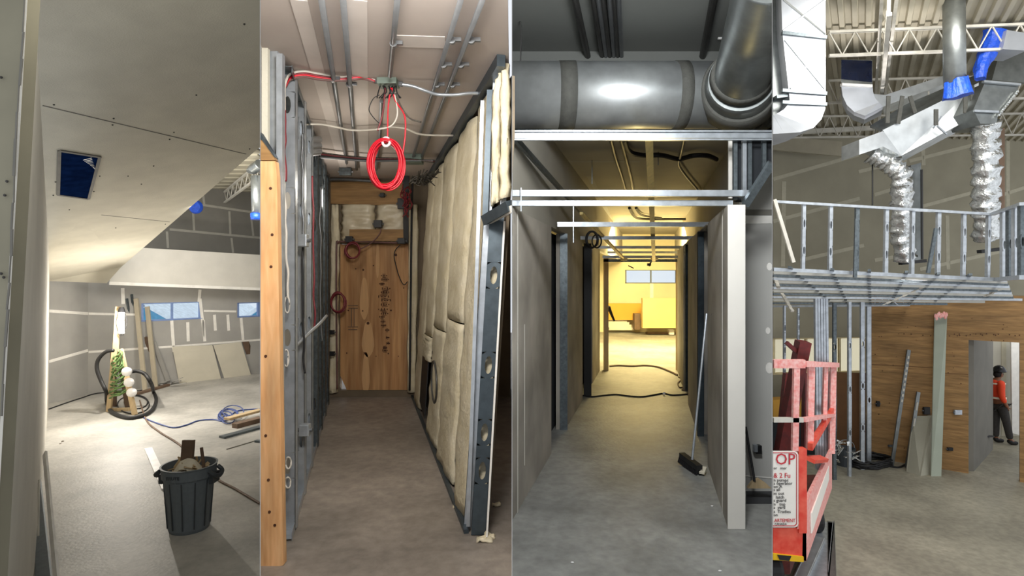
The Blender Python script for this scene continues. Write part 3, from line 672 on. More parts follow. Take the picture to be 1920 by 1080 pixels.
# left framed wall: gypsum back, track, studs
m = M(); k1, k2 = 3.25, 7.85
m.prism([V((Lx(k1) - .15, k1, 0)), V((Lx(k2) - .15, k2, 0)), V((Lx(k2) - .15, k2, HC)), V((Lx(k1) - .15, k1, HC))], V((-.015, 0, 0)))
struct('wall_left', m, 'gypsum_grey')
for z, nm, lb in ((.012, 'floor_track', 'steel floor track under the framed left wall of the corridor'), (HC - .03, 'ceiling_track', 'steel ceiling track above the framed left wall of the corridor')):
    m = M(); a, b = V((Lx(3.55) - .07, 3.55, z)), V((Lx(7.7) - .07, 7.7, z)); m.bar(a, b, .13, .004)
    for s_ in (-.067, .067): m.bar(a + V((s_, 0, .02 if z < 1 else -.02)), b + V((s_, 0, .02 if z < 1 else -.02)), .003, .05)
    one(nm, m, 'galv' if z < 1 else 'galv_dark', lb, 'steel track')
def cstud(base, top, wv, dv, name, label, mt='galv', holes=(), group=None, t=.003, cat='steel stud', lip=.012):
    """C shaped stud: wv = web width vector, dv = flange depth vector, holes = fractions of the height"""
    base, top, wv, dv = V(base), V(top), V(wv), V(dv); ax = (top - base); L = ax.length; ax.normalize()
    web = M(); wn = wv.normalized(); ww = wv.length; segs = []; zc = 0; pp = lambda u, v: base + wn * u + ax * v
    rh, rw = .055, min(.022, ww * .3)
    for h in sorted(holes):
        c = h * L; y0, y1 = c - rh * 1.5, c + rh * 1.5
        web.add([pp(0, zc), pp(ww, zc), pp(ww, y0), pp(0, y0)], [(0, 1, 2, 3)])
        n = 16; ring = []; out = []
        for i in range(n):
            a = 2 * math.pi * (i + .5) / n; ca, sa = math.cos(a), math.sin(a); ring.append(pp(ww / 2 + rw * ca, c + rh * sa))
            q = min((ww / 2) / max(abs(ca), 1e-6), (rh * 1.5) / max(abs(sa), 1e-6)); out.append(pp(ww / 2 + q * ca, c + q * sa))
        b0 = len(web.v); web.add(ring + out, [(i, (i + 1) % n, n + (i + 1) % n, n + i) for i in range(n)])
        # corners
        for (u, v), (i, j) in (((ww, y1), (1, 2)), ((0, y1), (5, 6)), ((0, y0), (9, 10)), ((ww, y0), (13, 14))):
            web.add([pp(u, v), out[i], out[j]], [(0, 1, 2)])
        zc = y1
    web.add([pp(0, zc), pp(ww, zc), pp(ww, L), pp(0, L)], [(0, 1, 2, 3)])
    fl = M()
    for u in (0, ww):
        o_ = wn * u; fl.add([base + o_, base + o_ + dv, top + o_ + dv, top + o_], [(0, 1, 2, 3)])
        s_ = wn * (lip if u == 0 else -lip); fl.add([base + o_ + dv, base + o_ + dv + s_, top + o_ + dv + s_, top + o_ + dv], [(0, 1, 2, 3)])
    return T(name, label, cat, [('web', web, mt, {'solid': t}), ('flanges', fl, mt, {'solid': t})], group)
for k, D in enumerate((3.7, 4.28, 4.9, 5.5, 6.1, 6.7, 7.3)):
    x = Lx(D); wd = (.10, .045, .04, .05, .06, .07, .08)[k]
    cstud((x - wd, D, .01), (x - wd, D, HC - .02), (wd, 0, 0), (0, .045, 0), 'metal_stud', ('%s steel stud from the camera in the left wall of the corridor' % ORD[k]), 'galv' if k < 3 else ('galv_dark'), (.14, .42, .72, .93), 'studs of the corridor left wall')
# wood stud and pieces at the left foreground
mat('jack_wood', 'd9a26c', .65, ns=7, h2='e9bb88', stretch=(5, 5, .7), ns2=2)
m = M(); m.prism([P(488.5, 302, 3.25), P(516, 302, 3.25), P(519, 330, 3.25), P(531, 1060, 3.25), P(500, 1068, 3.25), P(488.5, 1064, 3.25)], V((-.0, .05, 0)))
kn = M()
for (x, y) in ((507, 353), (498, 668), (498, 817), (505, 960), (510, 440), (503, 900), (515, 985), (508, 500)): kn.lathe([(.0005, 0), (.008, 0), (.008, .003)], P(x, y, 3.247), 10, axis=(0, 1, 0))
T('wood_stud', 'orange wooden stud standing at the left mouth of the framed corridor', 'wood stud', [('board', m, 'jack_wood'), ('knot', kn, 'knot')])
m = M(); m.prism([P(488.5, 262, 3.25), P(516, 300, 3.25), P(488.5, 300, 3.25)], V((0, .05, 0))); one('header_block', m, 'plywood_tan', 'sloping end of a wooden header resting on the orange stud', 'header')
m = M(); m.prism([P(488.5, 45, 3.35), P(502, 68, 3.35), P(502, 270, 3.35), P(488.5, 262, 3.35)], V((0, .03, 0))); one('gypsum_strip', m, 'gypsum_warm', 'pale gypsum strip above the wooden header at the corridor mouth', 'board')
m = M(); m.bar(P(488.5, 250, 3.3), P(517, 297, 3.3), .012, .05, up=(0, 1, 0)); one('header_track', m, 'slate_steel', 'short sloping steel angle over the wooden header', 'steel angle')
cstud(P(503, 297, 3.4), P(503, 60, 3.4), (.055, 0, 0), (0, .05, 0), 'metal_stud', 'short bright steel stud above the wooden header at the corridor mouth', 'galv')
cstud(P(519, 1040, 3.33), P(519, 100, 3.33), (.028, 0, 0), (0, .04, 0), 'metal_stud', 'narrow steel stud directly behind the orange wooden stud', 'galv')
m = M(); m.tube([P(531, 1035, 3.42), P(527, 700, 3.42), P(526, 200, 3.42)], .006, 6); one('steel_edge_strip', m, 'conduit', 'thin steel strip between the wooden stud and the first corridor stud', 'steel strip')
# wiring on the left wall
rr = random.Random(5)
def wirepath(x0, y0, x1, y1, d, amp, n=9): return [(x0 + (x1 - x0) * i / n + rr.uniform(-amp, amp), y0 + (y1 - y0) * i / n, d) for i in range(n + 1)]
for k, (x0, y0, x1, y1, d, mt, lb) in enumerate(((531, 170, 534, 340, 3.6, 'cable_maroon', 'red cable bundle running down the first corridor stud from the ceiling'), (534, 150, 533, 340, 3.62, 'cable_white', 'white cable beside the red bundle on the first corridor stud'), (533, 340, 541, 560, 3.62, 'cable_white', 'white twisted cable along the middle of the first corridor stud'), (566, 250, 568, 460, 4.2, 'conduit', 'thin conduit down the second corridor stud'), (567, 460, 571, 700, 4.2, 'rubber', 'black cable down to the lower box on the second stud'), (586, 330, 590, 620, 4.9, 'cable_maroon', 'maroon cable down the third corridor stud'), (600, 350, 603, 640, 5.7, 'conduit', 'thin conduit down the fourth corridor stud'))):
    tubes('wall_cable', wirepath(x0, y0, x1, y1, d, 1.6), .008 if k != 0 else .012, mt, lb, 'cable')
for k, (x, y, w, h, d, lb) in enumerate(((567, 451, 20, 24, 4.15, 'upper steel box on the second corridor stud'), (572, 806, 18, 22, 4.2, 'lower steel box on the second corridor stud'))):
    jbox(x, y, w, h, d, 'outlet_box', lb, 'galv')
tubes('bracket_bar', [(553, 650, 4.1), (576, 628, 4.3), (600, 606, 4.6), (612, 592, 4.9)], .012, 'galv', 'steel bar crossing diagonally between the left wall studs', 'steel bar')
for k, (x, y) in enumerate(((536, 672), (538, 572), (541, 868), (540, 905))):
    m = coil(x, y, 5, 16 if k < 2 else 11, 3.62, 2, .005, '', '', '', .8, k + 9, depth=.01)
    one('wire_loop', m, 'cable_white', ('white wire loop %s' % ('near the middle of the first corridor stud', 'above the middle of the first corridor stud', 'low on the first corridor stud', 'lowest on the first corridor stud')[k]), 'wire', 'wire loops on the first stud', smooth=True)
for k in range(3):
    m = M(); m.tube([P(580, 262 + k * 12, 5.0), P(597, 262 + k * 11, 5.4)], .035, 12); one('pipe_stub', m, 'galv', '%s of three stacked steel pipe stubs near the ceiling of the left wall' % ('topmost', 'middle', 'lowest')[k], 'pipe', 'pipe stubs')
# ceiling conduits
for k, (x0, y0, x1, y1, r, lb) in enumerate(((598, 0, 650, 306, .015, 'leftmost'), (641, 0, 669, 318, .015, 'second from left'), (748, 0, 731, 142, .015, 'middle'), (873, 0, 773, 300, .014, 'fourth from left'), (916, 0, 789, 300, .014, 'rightmost'))):
    m = M(); m.tube([C2(x0, y0 - 30, .03), C2(x1, y1, .03)], r, 10)
    if k in (0, 1, 2, 3, 4):
        cls = []
        for t in ((.62,) if k < 2 else (.5,) if k == 2 else (.28, .5, .72)):
            cl = M(); p = C2(x0, y0, .03).lerp(C2(x1, y1, .03), t * .45 if k != 2 else t); cl.bar(p + V((-.01, 0, .005)), p + V((.05, 0, .005)), .02, .02); cl.tube([p - V((0, .012, 0)), p + V((0, .012, 0))], r * 1.4, 10); cls.append(('clamp', cl, 'conduit'))
    T('ceiling_conduit', '%s steel conduit running along the corridor ceiling' % lb, 'conduit', [('pipe', m, 'conduit', {'smooth': True}), *cls], 'conduits on the corridor ceiling')
m = M(); m.tube([C2(715, 190, .02), C2(712, 260, .02), C2(706, 318, .02)], .014, 8); one('ceiling_conduit', m, 'conduit', 'dark conduit continuing behind the hanging red coil', 'conduit')
# main junction boxes
D = 3.9
m = M(); m.box(P(728, 151, D), .13, .12, .075)
c = M(); c.box(P(728, 141, D) + V((0, -.0, 0)), .14, .125, .006)
k1 = M(); k1.tube([P(708, 152, D), P(702, 152, D)], .018, 10); k2 = M(); k2.tube([P(748, 157, D), P(755, 158, D)], .018, 10)
inn = M()
for i in range(12): 
    a = random.uniform(712, 744); inn.tube(smooth_path([P(a, 160, D), P(a + random.uniform(-6, 6), 172, D - .03), P(a + random.uniform(-9, 9), 184, D)]), .004, 5)
T('ceiling_box', 'grey green electrical box on the ceiling feeding the red coil', 'electrical box', [('box', m, 'box_green', {'bevel': .004}), ('cover', c, 'box_green'), ('connector', k1, 'conduit'), ('connector', k2, 'conduit'), ('wire_ends', inn, 'rubber', {'label': 'black and white wire ends'})])
m = M(); m.box(P(775, 298, 6.3), .2, .16, .1); c = M(); c.box(P(775, 290, 6.3), .21, .17, .01)
T('ceiling_box', 'green grey electrical box far down the ceiling beside the red coil', 'electrical box', [('box', m, 'box_green', {'bevel': .005}), ('cover', c, 'box_green')])
tubes('armored_cable', [(752, 158, 3.9), (775, 162, 3.92), (800, 171, 3.95), (820, 177, 3.98), (850, 178, 4.0), (880, 175, 4.02), (905, 175, 4.05)], .012, 'galv', 'bright metal cable curving from the ceiling box to the right wall', 'cable')
for k, (dy, mt, lb) in enumerate(((0, 'cable_white', 'upper white cable of the bundle from the left wall to the ceiling box'), (4, 'cable_maroon', 'maroon cable of the bundle from the left wall to the ceiling box'), (7, 'cable_red', 'red cable of the bundle from the left wall to the ceiling box'), (10, 'cable_dull', 'lowest brown cable of the bundle from the left wall to the ceiling box'))):
    tubes('bundle_cable', [(534 - k * .6, 230, 3.6), (533 - k, 175, 3.6), (536, 152 + dy, 3.62), (545, 139 + dy, 3.66), (570, 134 + dy, 3.7), (600, 139 + dy, 3.75), (640, 145 + dy * .6, 3.8), (670, 140 + dy * .8, 3.82), (683, 140 + dy * .8, 3.85), (703, 151 + dy * .3, 3.88)], .0085, mt, lb, 'cable', group='cables crossing the ceiling')
tubes('ceiling_cable', [(572, 233, 4.8), (600, 233, 4.85), (630, 238, 4.9), (660, 244, 5), (700, 243, 5), (730, 238, 5), (760, 241, 5), (790, 252, 5.1), (850, 254, 5.2)], .009, 'cable_white', 'thin pale cable sagging across the ceiling behind the red coil', 'cable')
for k in range(4): tubes('ceiling_cable', [(598, 286 + 3 * k, 6), (640, 292 + 2 * k, 6.1), (690, 296 + 2 * k, 6.2), (760, 298 + k, 6.2), (815, 304 - k, 6.2)], .011, ('armored', 'cable_maroon', 'rubber', 'conduit')[k], '%s cable of the dark run crossing the far ceiling' % ('topmost', 'second', 'third', 'lowest')[k], 'cable', group='far ceiling cables')
one('red_cable_coil', coil(724, 307, 31, 46, 3.9, 20, .0055, '', '', '', 4.2, 11, 34), 'cable_red', 'bright red cable coil hanging below the ceiling box', 'cable', smooth=True)
m = M(); m.tube([P(724 + 7 * math.cos(a), 266 + 8 * math.sin(a), 3.86) for a in [i * .45 for i in range(14)]], .009, 8, closed=True); one('cable_tie', m, 'white_plastic', 'white ring tie holding the top of the red coil', 'tie', smooth=True)
for k, (pts, mt, lb) in enumerate((([(733, 165), (728, 200), (727, 235), (727, 262)], 'cable_red', 'red cable dropping straight from the ceiling box to the coil'), ([(722, 165), (720, 195), (716, 220), (708, 245)], 'cable_maroon', 'maroon cable dropping left of the red one'), ([(735, 165), (742, 190), (758, 215), (760, 250), (755, 290)], 'cable_red', 'red cable arching right of the coil'), ([(738, 168), (745, 205), (742, 225), (730, 238), (705, 243)], 'cable_white', 'white cable curling from the box to the ceiling cable'), ([(742, 175), (752, 200), (768, 222), (790, 229)], 'armored', 'grey cable curling from the box to the right conduits'), ([(712, 178), (700, 185), (692, 205), (700, 220), (712, 232)], 'rubber', 'thin black wire loop left of the hanging cables'))):
    tubes('drop_cable', [(x, y, 3.88) for x, y in pts], .0055 if k != 5 else .003, mt, lb, 'cable', group='cables below the ceiling box')
m = M(); r2 = random.Random(8)
for k in range(26):
    x, y = 775, 335; e = (r2.uniform(785, 828), r2.uniform(316, 350)); m.tube(smooth_path([P(x + r2.uniform(-8, 5), y + r2.uniform(-6, 10), 6.1), P((x + e[0]) / 2, y + r2.uniform(-6, 12), 6.0), P(e[0], e[1], 5.9)], 3), .006, 4)
one('wire_spray', m, 'armored', 'spray of loose wire ends beside the black cable bundle', 'wire')['kind'] = 'stuff'
m = M()
for k in range(16):
    x = r2.uniform(752, 768); y = r2.uniform(335, 390); m.tube(smooth_path([P(x, y, 7.3), P(x + r2.uniform(-9, 9), y + 8, 7.2), P(x + r2.uniform(-6, 6), y + 18, 7.3)], 3), .009, 4)
one('wire_knot', m, 'cable_maroon', 'tangled dark purple wires on the black cable bundle', 'wire')['kind'] = 'stuff'
jbox(648, 322, 22, 14, 7.0, 'junction_box', 'dark junction box at the far ceiling left of the red coil', 'galv_dark')
# right wall: lining behind the batts, batts, studs
def RQ(D, v): x = Rx(D) + .19 * (1 - v); return V((x, D, HC * (1 - v)))
m = M(); m.grid(lambda u, v: RQ(3.7 + (7.85 - 3.7) * u, v) + V((.10, 0, 0)), 4, 2); 
struct('wall_right', m, 'end_wall', solid=.02)
bn = V((-.97, -.24, 0))
bl_ = [(3.78, 4.35, 0, 1, 'nearest the doorway'), (4.45, 5.3, .0, 1, 'second from the doorway'), (5.33, 6.2, .0, 1, 'third from the doorway'), (6.23, 6.95, .0, .82, 'fourth from the doorway'), (6.98, 7.8, .0, 1, 'farthest along the right wall')]
for k, (d0, d1, v0, v1, lb) in enumerate(bl_):
    vt = .03
    if k < 4 and k > 0:   # upper and lower batts with a joint
        vm = .52 + .05 * k
        for (a, b, w) in ((vt, vm, 'upper'), (vm + .004, .99, 'lower')):
            if k == 3 and w == 'lower':
                b = .76
            batt([RQ(d1, a), RQ(d0, a), RQ(d0, b), RQ(d1, b)], 'insulation', 'insulation_batt', '%s cream batt on the right wall, column %s' % (w, lb), 10 + k + (5 if w == 'lower' else 0), .022, .03, bn, 8, 20)
    else:
        batt([RQ(d1, vt), RQ(d0, vt), RQ(d0, .99), RQ(d1, .99)], 'insulation', 'insulation_batt', 'full height cream batt on the right wall, %s' % lb, 20 + k, .022, .03, bn, 8, 36)
m = M(); q = [RQ(6.9, .74) + bn * .02, RQ(6.3, .745) + bn * .02, RQ(6.3, .97) + bn * .02, RQ(6.9, .95) + bn * .02]; m.prism(q, bn * .01); 
one('dark_cover', m, 'rubber', 'dark opening panel low in the insulated right wall', 'panel')
m = M(); c_ = RQ(4.85, .745) + bn * .14; u_ = (RQ(5.2, .745) - RQ(4.5, .745)).normalized()
for j in range(2): m.tube([c_ + u_ * ((.19 - .01 * j) * math.cos(a)) + V((0, 0, (.16 + .01 * j) * math.sin(a))) for a in [i * .3 for i in range(21)]], .008, 6, closed=True)
one('cable_ring', m, 'conduit_dark', 'thin grey cable ring hanging low on the insulated right wall', 'cable', smooth=True)
m = M(); a_, b_ = RQ(3.66, 1), RQ(7.85, 1); m.bar(a_ + V((-.03, 0, .012)), b_ + V((-.03, 0, .012)), .03, .03); one('floor_track', m, 'slate_steel', 'dark steel floor track below the insulation batts', 'steel track')
m = M(); m.bar(RQ(3.45, .01) + V((-.05, 0, 0)), RQ(7.85, .01) + V((-.03, 0, 0)), .05, .08); one('ceiling_track', m, 'slate_steel', 'dark steel ceiling track above the insulation batts', 'steel track')
for k, (D, mt) in enumerate(((4.38, 'slate_steel'), (3.74, 'galv'))):
    cstud(RQ(D, 1) + V((.03 if k == 0 else -.035, 0, 0)), RQ(D, .02) + V((.03 if k == 0 else -.035, 0, 0)), (.045, 0, 0), (0, .04, 0), 'metal_stud', ('steel stud between the first two insulation columns', 'bright steel stud edge right beside the doorway jamb')[k], mt)
# doorway jamb
jb = P(884, 1003, 3.63); jt_ = P(919, 402, 3.63)
cstud(jb, jt_, V((.088, 0, 0)), V((0, .06, 0)), 'door_jamb', 'dark slate steel door jamb with punched holes at the right doorway', 'slate_steel', (.2, .32, .53, .81), None, .002)
m = M(); m.bar(P(899, 1000, 3.71), P(932, 410, 3.71), .07, .02, up=(0, 1, 0)); one('jamb_backing', m, 'insulation', 'cream insulation showing through the punched door jamb', 'insulation')
m = M(); m.bar(P(913, 1004, 3.6), P(946, 415, 3.6), .012, .05, up=(0, 1, 0)); one('gypsum_edge', m, 'compound', 'thin white gypsum edge on the right of the slate door jamb', 'gypsum edge')
m = M(); m.bar(P(878, 985, 3.68), P(905, 190, 3.68), .022, .04, up=(0, 1, 0)); one('jamb_flange', m, 'galv', 'bright steel flange between the last batt and the slate jamb', 'steel strip')
m = M(); m.bar(P(912, 412, 3.62), P(959, 385, 3.3), .06, .06, up=(0, 1, 0)); fl = M(); fl.bar(P(918, 414, 3.60), P(959, 392, 3.28), .04, .012, up=(0, 1, 0))
T('door_header', 'slate steel door header rising to the right above the doorway', 'header', [('beam', m, 'slate_steel'), ('flange', fl, 'gypsum')])
batt([P(922, 180, 3.6), P(943, 130, 3.6), P(938, 378, 3.6), P(920, 388, 3.6)], 'insulation', 'insulation_batt', 'cream insulation batt above the door header', 31, .04, .05, V((0, -1, 0)), 6, 20)
batt([P(945, 124, 3.55), P(950.5, 122, 3.55), P(950.5, 368, 3.55), P(941, 376, 3.55)], 'insulation', 'insulation_batt', 'narrow insulation batt at the far right above the door header', 33, .03, .03, V((0, -1, 0)), 4, 16)
for k, (x0, y0, x1, y1, d) in enumerate(((914, 168, 905, 410, 3.66), (945, 125, 939, 385, 3.6))):
    cstud(P(x1, y1, d), P(x0, y0, d), (.035, 0, 0), (0, .05, 0), 'metal_stud', ('left', 'right')[k] + ' steel stud above the door header between insulation batts', 'slate_steel' if not k else 'galv')
# side room behind the doorway
mat('side_room', '5b5148', .9, ns=3, na=.08)
m = M(); m.prism([V((-.03, 7.9, 0)), V((-.33, 7.9, 0)), V((-.33, 7.9, HC)), V((-.03, 7.9, HC))], V((0, .05, 0)))
m = M(); m.prism([V((Rx(7.8) + .3, 8.4, 0)), V((-.02, 8.4, 0)), V((-.02, 8.4, HC)), V((Rx(7.8) + .3, 8.4, HC))], V((0, .05, 0))); struct('wall_side_room', m, 'side_room')
for k, (x, y, s) in enumerate(((909, 1013, .05), (918, 1008, .035), (931, 948, .03), (860, 950, .04))):
    m = M(); p = onz(x, y, 0); m.grid(lambda u, v: p + V(((u - .5) * s * 2, (v - .5) * s * 1.6, .008 + .02 * noise.noise(V((u * 3 + k, v * 3, k))) ** 2 * 4)), 5, 5)
    one('insulation_tuft', m, 'insulation', ('larger insulation tuft at the foot of the slate jamb', 'smaller insulation tuft right of the jamb foot', 'small tuft on the side room floor', 'torn tuft at the foot of the insulation batts')[k], 'debris', solid=.01, smooth=True)

point('side_room_bulb', (-.22, 5.2, 2.3), 14, (1, .85, .7), .08)  # added point lamp that brightens the dark side room
clip_bay(new_since(seen), SA, SB); seen = {o.name for o in COL.objects}
# ================================================================ BAY 3: drywalled hallway
ZF = Z3
Lx3 = lambda D: .2426 * (D - 4.59) + .004
Rx3 = lambda D: 1.631 + .231 * (D - 4.43)
WT = CZ + .545   # wall top
CT = CZ + 1.5    # hallway ceiling
mat('hall_wall', 'aaa398', .85, ns=1.5, na=.08, ns2=1.5)
mat('hall_wall_end', 'dedad2', .85, ns=3, na=.03)
def seg(fx, d0, d1, th, z0, z1, mt, side, name, subs=()):
    m = M(); a = V((fx(d0), d0, z0)); b = V((fx(d1), d1, z0)); m.prism([a, b, b + V((0, 0, z1 - z0)), a + V((0, 0, z1 - z0))], V((side * th, 0, 0))); return struct(name, m, mt, subs)
jt = M(); strip(jt, V((Lx3(4.75) + .004, 4.75, ZF)), V((Lx3(4.75) + .004, 4.75, WT)), .03, (1, -.24, 0)); strip(jt, V((Lx3(5.0) + .004, 5.0, ZF + .3)), V((Lx3(5.0) + .004, 5.0, ZF + 1.5)), .02, (1, -.24, 0))
m = M(); m.prism([V((0.003, 4.59, ZF)), V((Lx3(6.32), 6.32, ZF)), V((Lx3(6.32), 6.32, WT)), V((.003, 4.59, WT))], V((0, .1, 0))) 
struct('wall_left', m, 'hall_wall', [('joint_compound', jt, 'gypsum')])
seg(Lx3, 7.33, 9.08, .12, ZF, WT, 'hall_wall', -1, 'wall_left')
seg(Lx3, 10.5, 11.94, .12, ZF, WT, 'hall_wall', -1, 'wall_left')
for k, (x0, x1, yb, dd) in enumerate(((1050, 1064, 806, 7.3), (1095, 1109, 742, 9.35))):
    m = M(); b = onz(x1, yb, ZF); d = b.y; m.prism([P(x0, yb, d), P(x1, yb, d), P(x1, 520 - (WT - CZ) * F / d, d), P(x0, 520 - (WT - CZ) * F / d, d)], V((0, .04, 0))); one('door_jamb_board', m, 'galv_dark' if k == 0 else 'rubber', ('grey jamb of the nearer left doorway of the hallway', 'dark jamb of the farther left doorway of the hallway')[k], 'door jamb')
# near-black slabs paint the shade of the rooms behind the doorways
mat('near_black', '23262a', .9)
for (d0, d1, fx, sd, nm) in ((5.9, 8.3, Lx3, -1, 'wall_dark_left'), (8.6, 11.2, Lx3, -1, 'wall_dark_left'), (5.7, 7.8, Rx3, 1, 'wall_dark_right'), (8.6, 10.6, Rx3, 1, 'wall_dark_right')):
    m = M(); q0, q1 = V((fx(d0) + sd * .16, d0, ZF)), V((fx(d1) + sd * .16, d1, ZF)); h = V((0, 0, WT - ZF)); m.prism([q0, q1, q1 + h, q0 + h], V((sd * .05, 0, 0))); struct(nm, m, 'near_black')
sw = M()
for (x, y) in ((1345, 690), (1352, 694), (1357, 702), (1335, 590)): sw.ball(RP(x, y, (V((Rx3(5), 5, 0)), V((1, -.231, 0)).normalized()), .004), .006, n=6)
jt = M(); strip(jt, V((Rx3(4.75) - .003, 4.75, ZF)), V((Rx3(4.75) - .003, 4.75, WT)), .02, (1, -.24, 0))
seg(Rx3, 4.43, 5.92, .13, ZF, WT, 'hall_wall', 1, 'wall_right', [('fastener_marks', sw, 'seam'), ('joint_compound', jt, 'gypsum')])
m = M(); m.prism([P(1365, 992, 4.425), P(1397.5, 992, 4.425), P(1397.5, 384, 4.425), P(1365, 384, 4.425)], V((0, .012, 0))); struct('wall_post', m, 'hall_wall_end')
seg(Rx3, 7.1, 8.8, .13, ZF, WT, 'hall_wall', 1, 'wall_right')
seg(Rx3, 9.9, 11.94, .13, ZF, WT, 'hall_wall', 1, 'wall_right')
for k, (x0, x1, D) in enumerate(((1309, 1320, 7.0), (1285, 1291, 9.8))):
    b = P(x0, 520 + 2090 / D, D); m = M(); m.prism([P(x0, 520 + 2090 / D, D), P(x1, 520 + 2090 / D, D), P(x1, 520 - .545 * F / D, D), P(x0, 520 - .545 * F / D, D)], V((0, .04, 0))); one('door_jamb_board', m, 'slate_steel', ('blue grey jamb of the nearer right doorway of the hallway', 'blue grey jamb of the farther right doorway of the hallway')[k], 'door jamb')
# end opening posts and header
for k, (x0, x1) in enumerate(((1133, 1141), (1270, 1277))):
    m = M(); m.prism([P(x0, 695, 11.94), P(x1, 695, 11.94), P(x1, 484, 11.94), P(x0, 484, 11.94)], V((0, .12, 0))); struct('trim_%d' % (k + 1), m, 'lumber')
m = M(); m.prism([P(1133, 491, 11.94), P(1277, 491, 11.94), P(1277, 486, 11.94), P(1133, 486, 11.94)], V((0, .12, 0))); struct('trim_3', m, 'galv_dark')
# ceilings and upper walls
mat('hall_ceiling', 'a19c90', .9, ns=1.5, na=.06)
m = M(); m.prism([V((.01, 6.1, CT)), V((SC * 6.1, 6.1, CT)), V((SC * 21, 21, CT)), V((.01, 21, CT))], V((0, 0, .08)))
jt = M(); pc = (V((0, 0, CT)), V((0, 0, 1)))
for (x0, y0, x1, y1) in ((1010, 302, 1200, 303), (1105, 330, 1160, 440)): strip(jt, RP(x0, y0, pc, .004), RP(x1, y1, pc, .004), .08, (0, 0, 1))
struct('ceiling', m, 'hall_ceiling', [('joint_compound', jt, 'gypsum_grey')])
CN = CZ + 2.35
mat('near_ceiling', '7f817d', .9, ns=1.2, na=.06)
m = M(); m.prism([V((.003, 1.6, CN)), V((SC * 1.6 - .003, 1.6, CN)), V((SC * 6.3, 6.3, CN)), V((.003, 6.3, CN))], V((0, 0, .08))); struct('ceiling', m, 'near_ceiling')
m = M(); m.prism([V((.003, 6.1, CT)), V((SC * 6.1, 6.1, CT)), V((SC * 6.1, 6.1, CN)), V((.003, 6.1, CN))], V((0, .08, 0))); struct('wall_drop', m, 'near_ceiling')
m = M(); m.prism([V((.003, 4.7, WT)), V((Lx3(6.2) + .0, 6.2, WT)), V((Lx3(6.2), 6.2, CT)), V((.003, 4.7, CZ + 1.12))], V((-.0, .08, 0))); struct('wall_upper_left', m, 'hall_ceiling')
seg(Lx3, 6.2, 21, .1, WT, CT, 'hall_ceiling', -1, 'wall_upper_left')
seg(lambda D: Rx3(D) + .34, 6.2, 21, .1, WT + .02, CT, 'hall_ceiling', 1, 'wall_upper_right')
m = M(); m.prism([V((Rx3(6.2) + .02, 6.2, WT + .005)), V((Rx3(6.2) + .44, 6.2, WT + .005)), V((Rx3(12) + .44, 12, WT + .005)), V((Rx3(12) + .02, 12, WT + .005))], V((0, 0, .015))); struct('trim_4', m, 'hall_wall')
m = M(); m.bar(P(1371, 262, 4.9), P(1371, 372, 4.9), .045, .02, up=(0, 1, 0)); one('gypsum_edge', m, 'hall_wall_end', 'pale vertical gypsum edge under the steel header on the right of the hallway', 'gypsum edge')
# right side space
m = M(); y_ = 5.22; m.prism([P(1390, 921, y_), P(1452, 921, y_), P(1452, 250, y_), P(1390, 250, y_)], V((0, .05, 0)))
jt = M(); strip(jt, P(1397, 412, y_ - .004), P(1448, 412, y_ - .004), .07, (0, 1, 0), .003)
for (x, y, r) in ((1443, 500, .035), (1440, 620, .03), (1443, 690, .05)):
    jt.prism([P(x, y, y_ - .004) + V((r * math.cos(a) * .7, 0, r * math.sin(a))) for a in [i * .5236 for i in range(12)]], V((0, .003, 0)))
gj = M(); strip(gj, P(1397, 398, y_ - .004), P(1448, 398, y_ - .004), .05, (0, 1, 0), .003)
strip(jt, P(1397, 892, y_ - .004), P(1448, 896, y_ - .004), .01, (0, 1, 0), .003)
mat('side_wall3', 'b9b8b3', .85, ns=2, na=.05)
struct('wall_side', m, 'side_wall3', [('joint_compound', jt, 'compound'), ('grey_band', gj, 'gypsum_dark')])
bl = M(); bl.bar(P(1397, 384, 4.5), P(1447, 306, 4.3), .05, .06, up=(0, 1, 0)); one('diagonal_track', bl, 'galv_dark', 'steel track slanting up to the right over the pale side wall', 'steel track')
m = M(); m.prism([P(1380, 262, 4.7), P(1447, 262, 4.7), P(1447, 312, 4.7), P(1402, 378, 4.7), P(1380, 378, 4.7)], V((0, .04, 0))); one('dark_soffit', m, 'near_black', 'dark shaft behind steel studs right of the hallway header', 'shaft')  # near-black panel paints the dark depth behind the studs
for k, (x, yb) in enumerate(((1378, 375), (1395, 378), (1405, 362), (1432, 325))):
    m = M(); m.bar(P(x, 258, 4.62), P(x, yb, 4.62), .03, .03, up=(0, 1, 0)); one('short_stud', m, ('galv_dark', 'galv', 'galv_dark', 'galv_dark')[k], '%s short vertical steel stud right of the hallway header' % ('leftmost', 'second', 'third', 'rightmost')[k], 'steel stud', 'short studs in the shaft')
# big duct
DC = P(960, 179, 5.5); r = .305
m = M(); m.tube([V((0.004, 5.5, DC.z)), V((SC * 5.5 - .16, 5.5, DC.z))], r, 48)
bands = []
for (x, w) in ((1062, .15), (1273, .11), (1432, .10)):
    b = M(); c = P(x, 179, 5.5); b.tube([c - V((w / 2, 0, 0)), c + V((w / 2, 0, 0))], r * 1.015, 48); bands.append(('seam_band', b, 'sealant', {'smooth': False}))
strp = M()
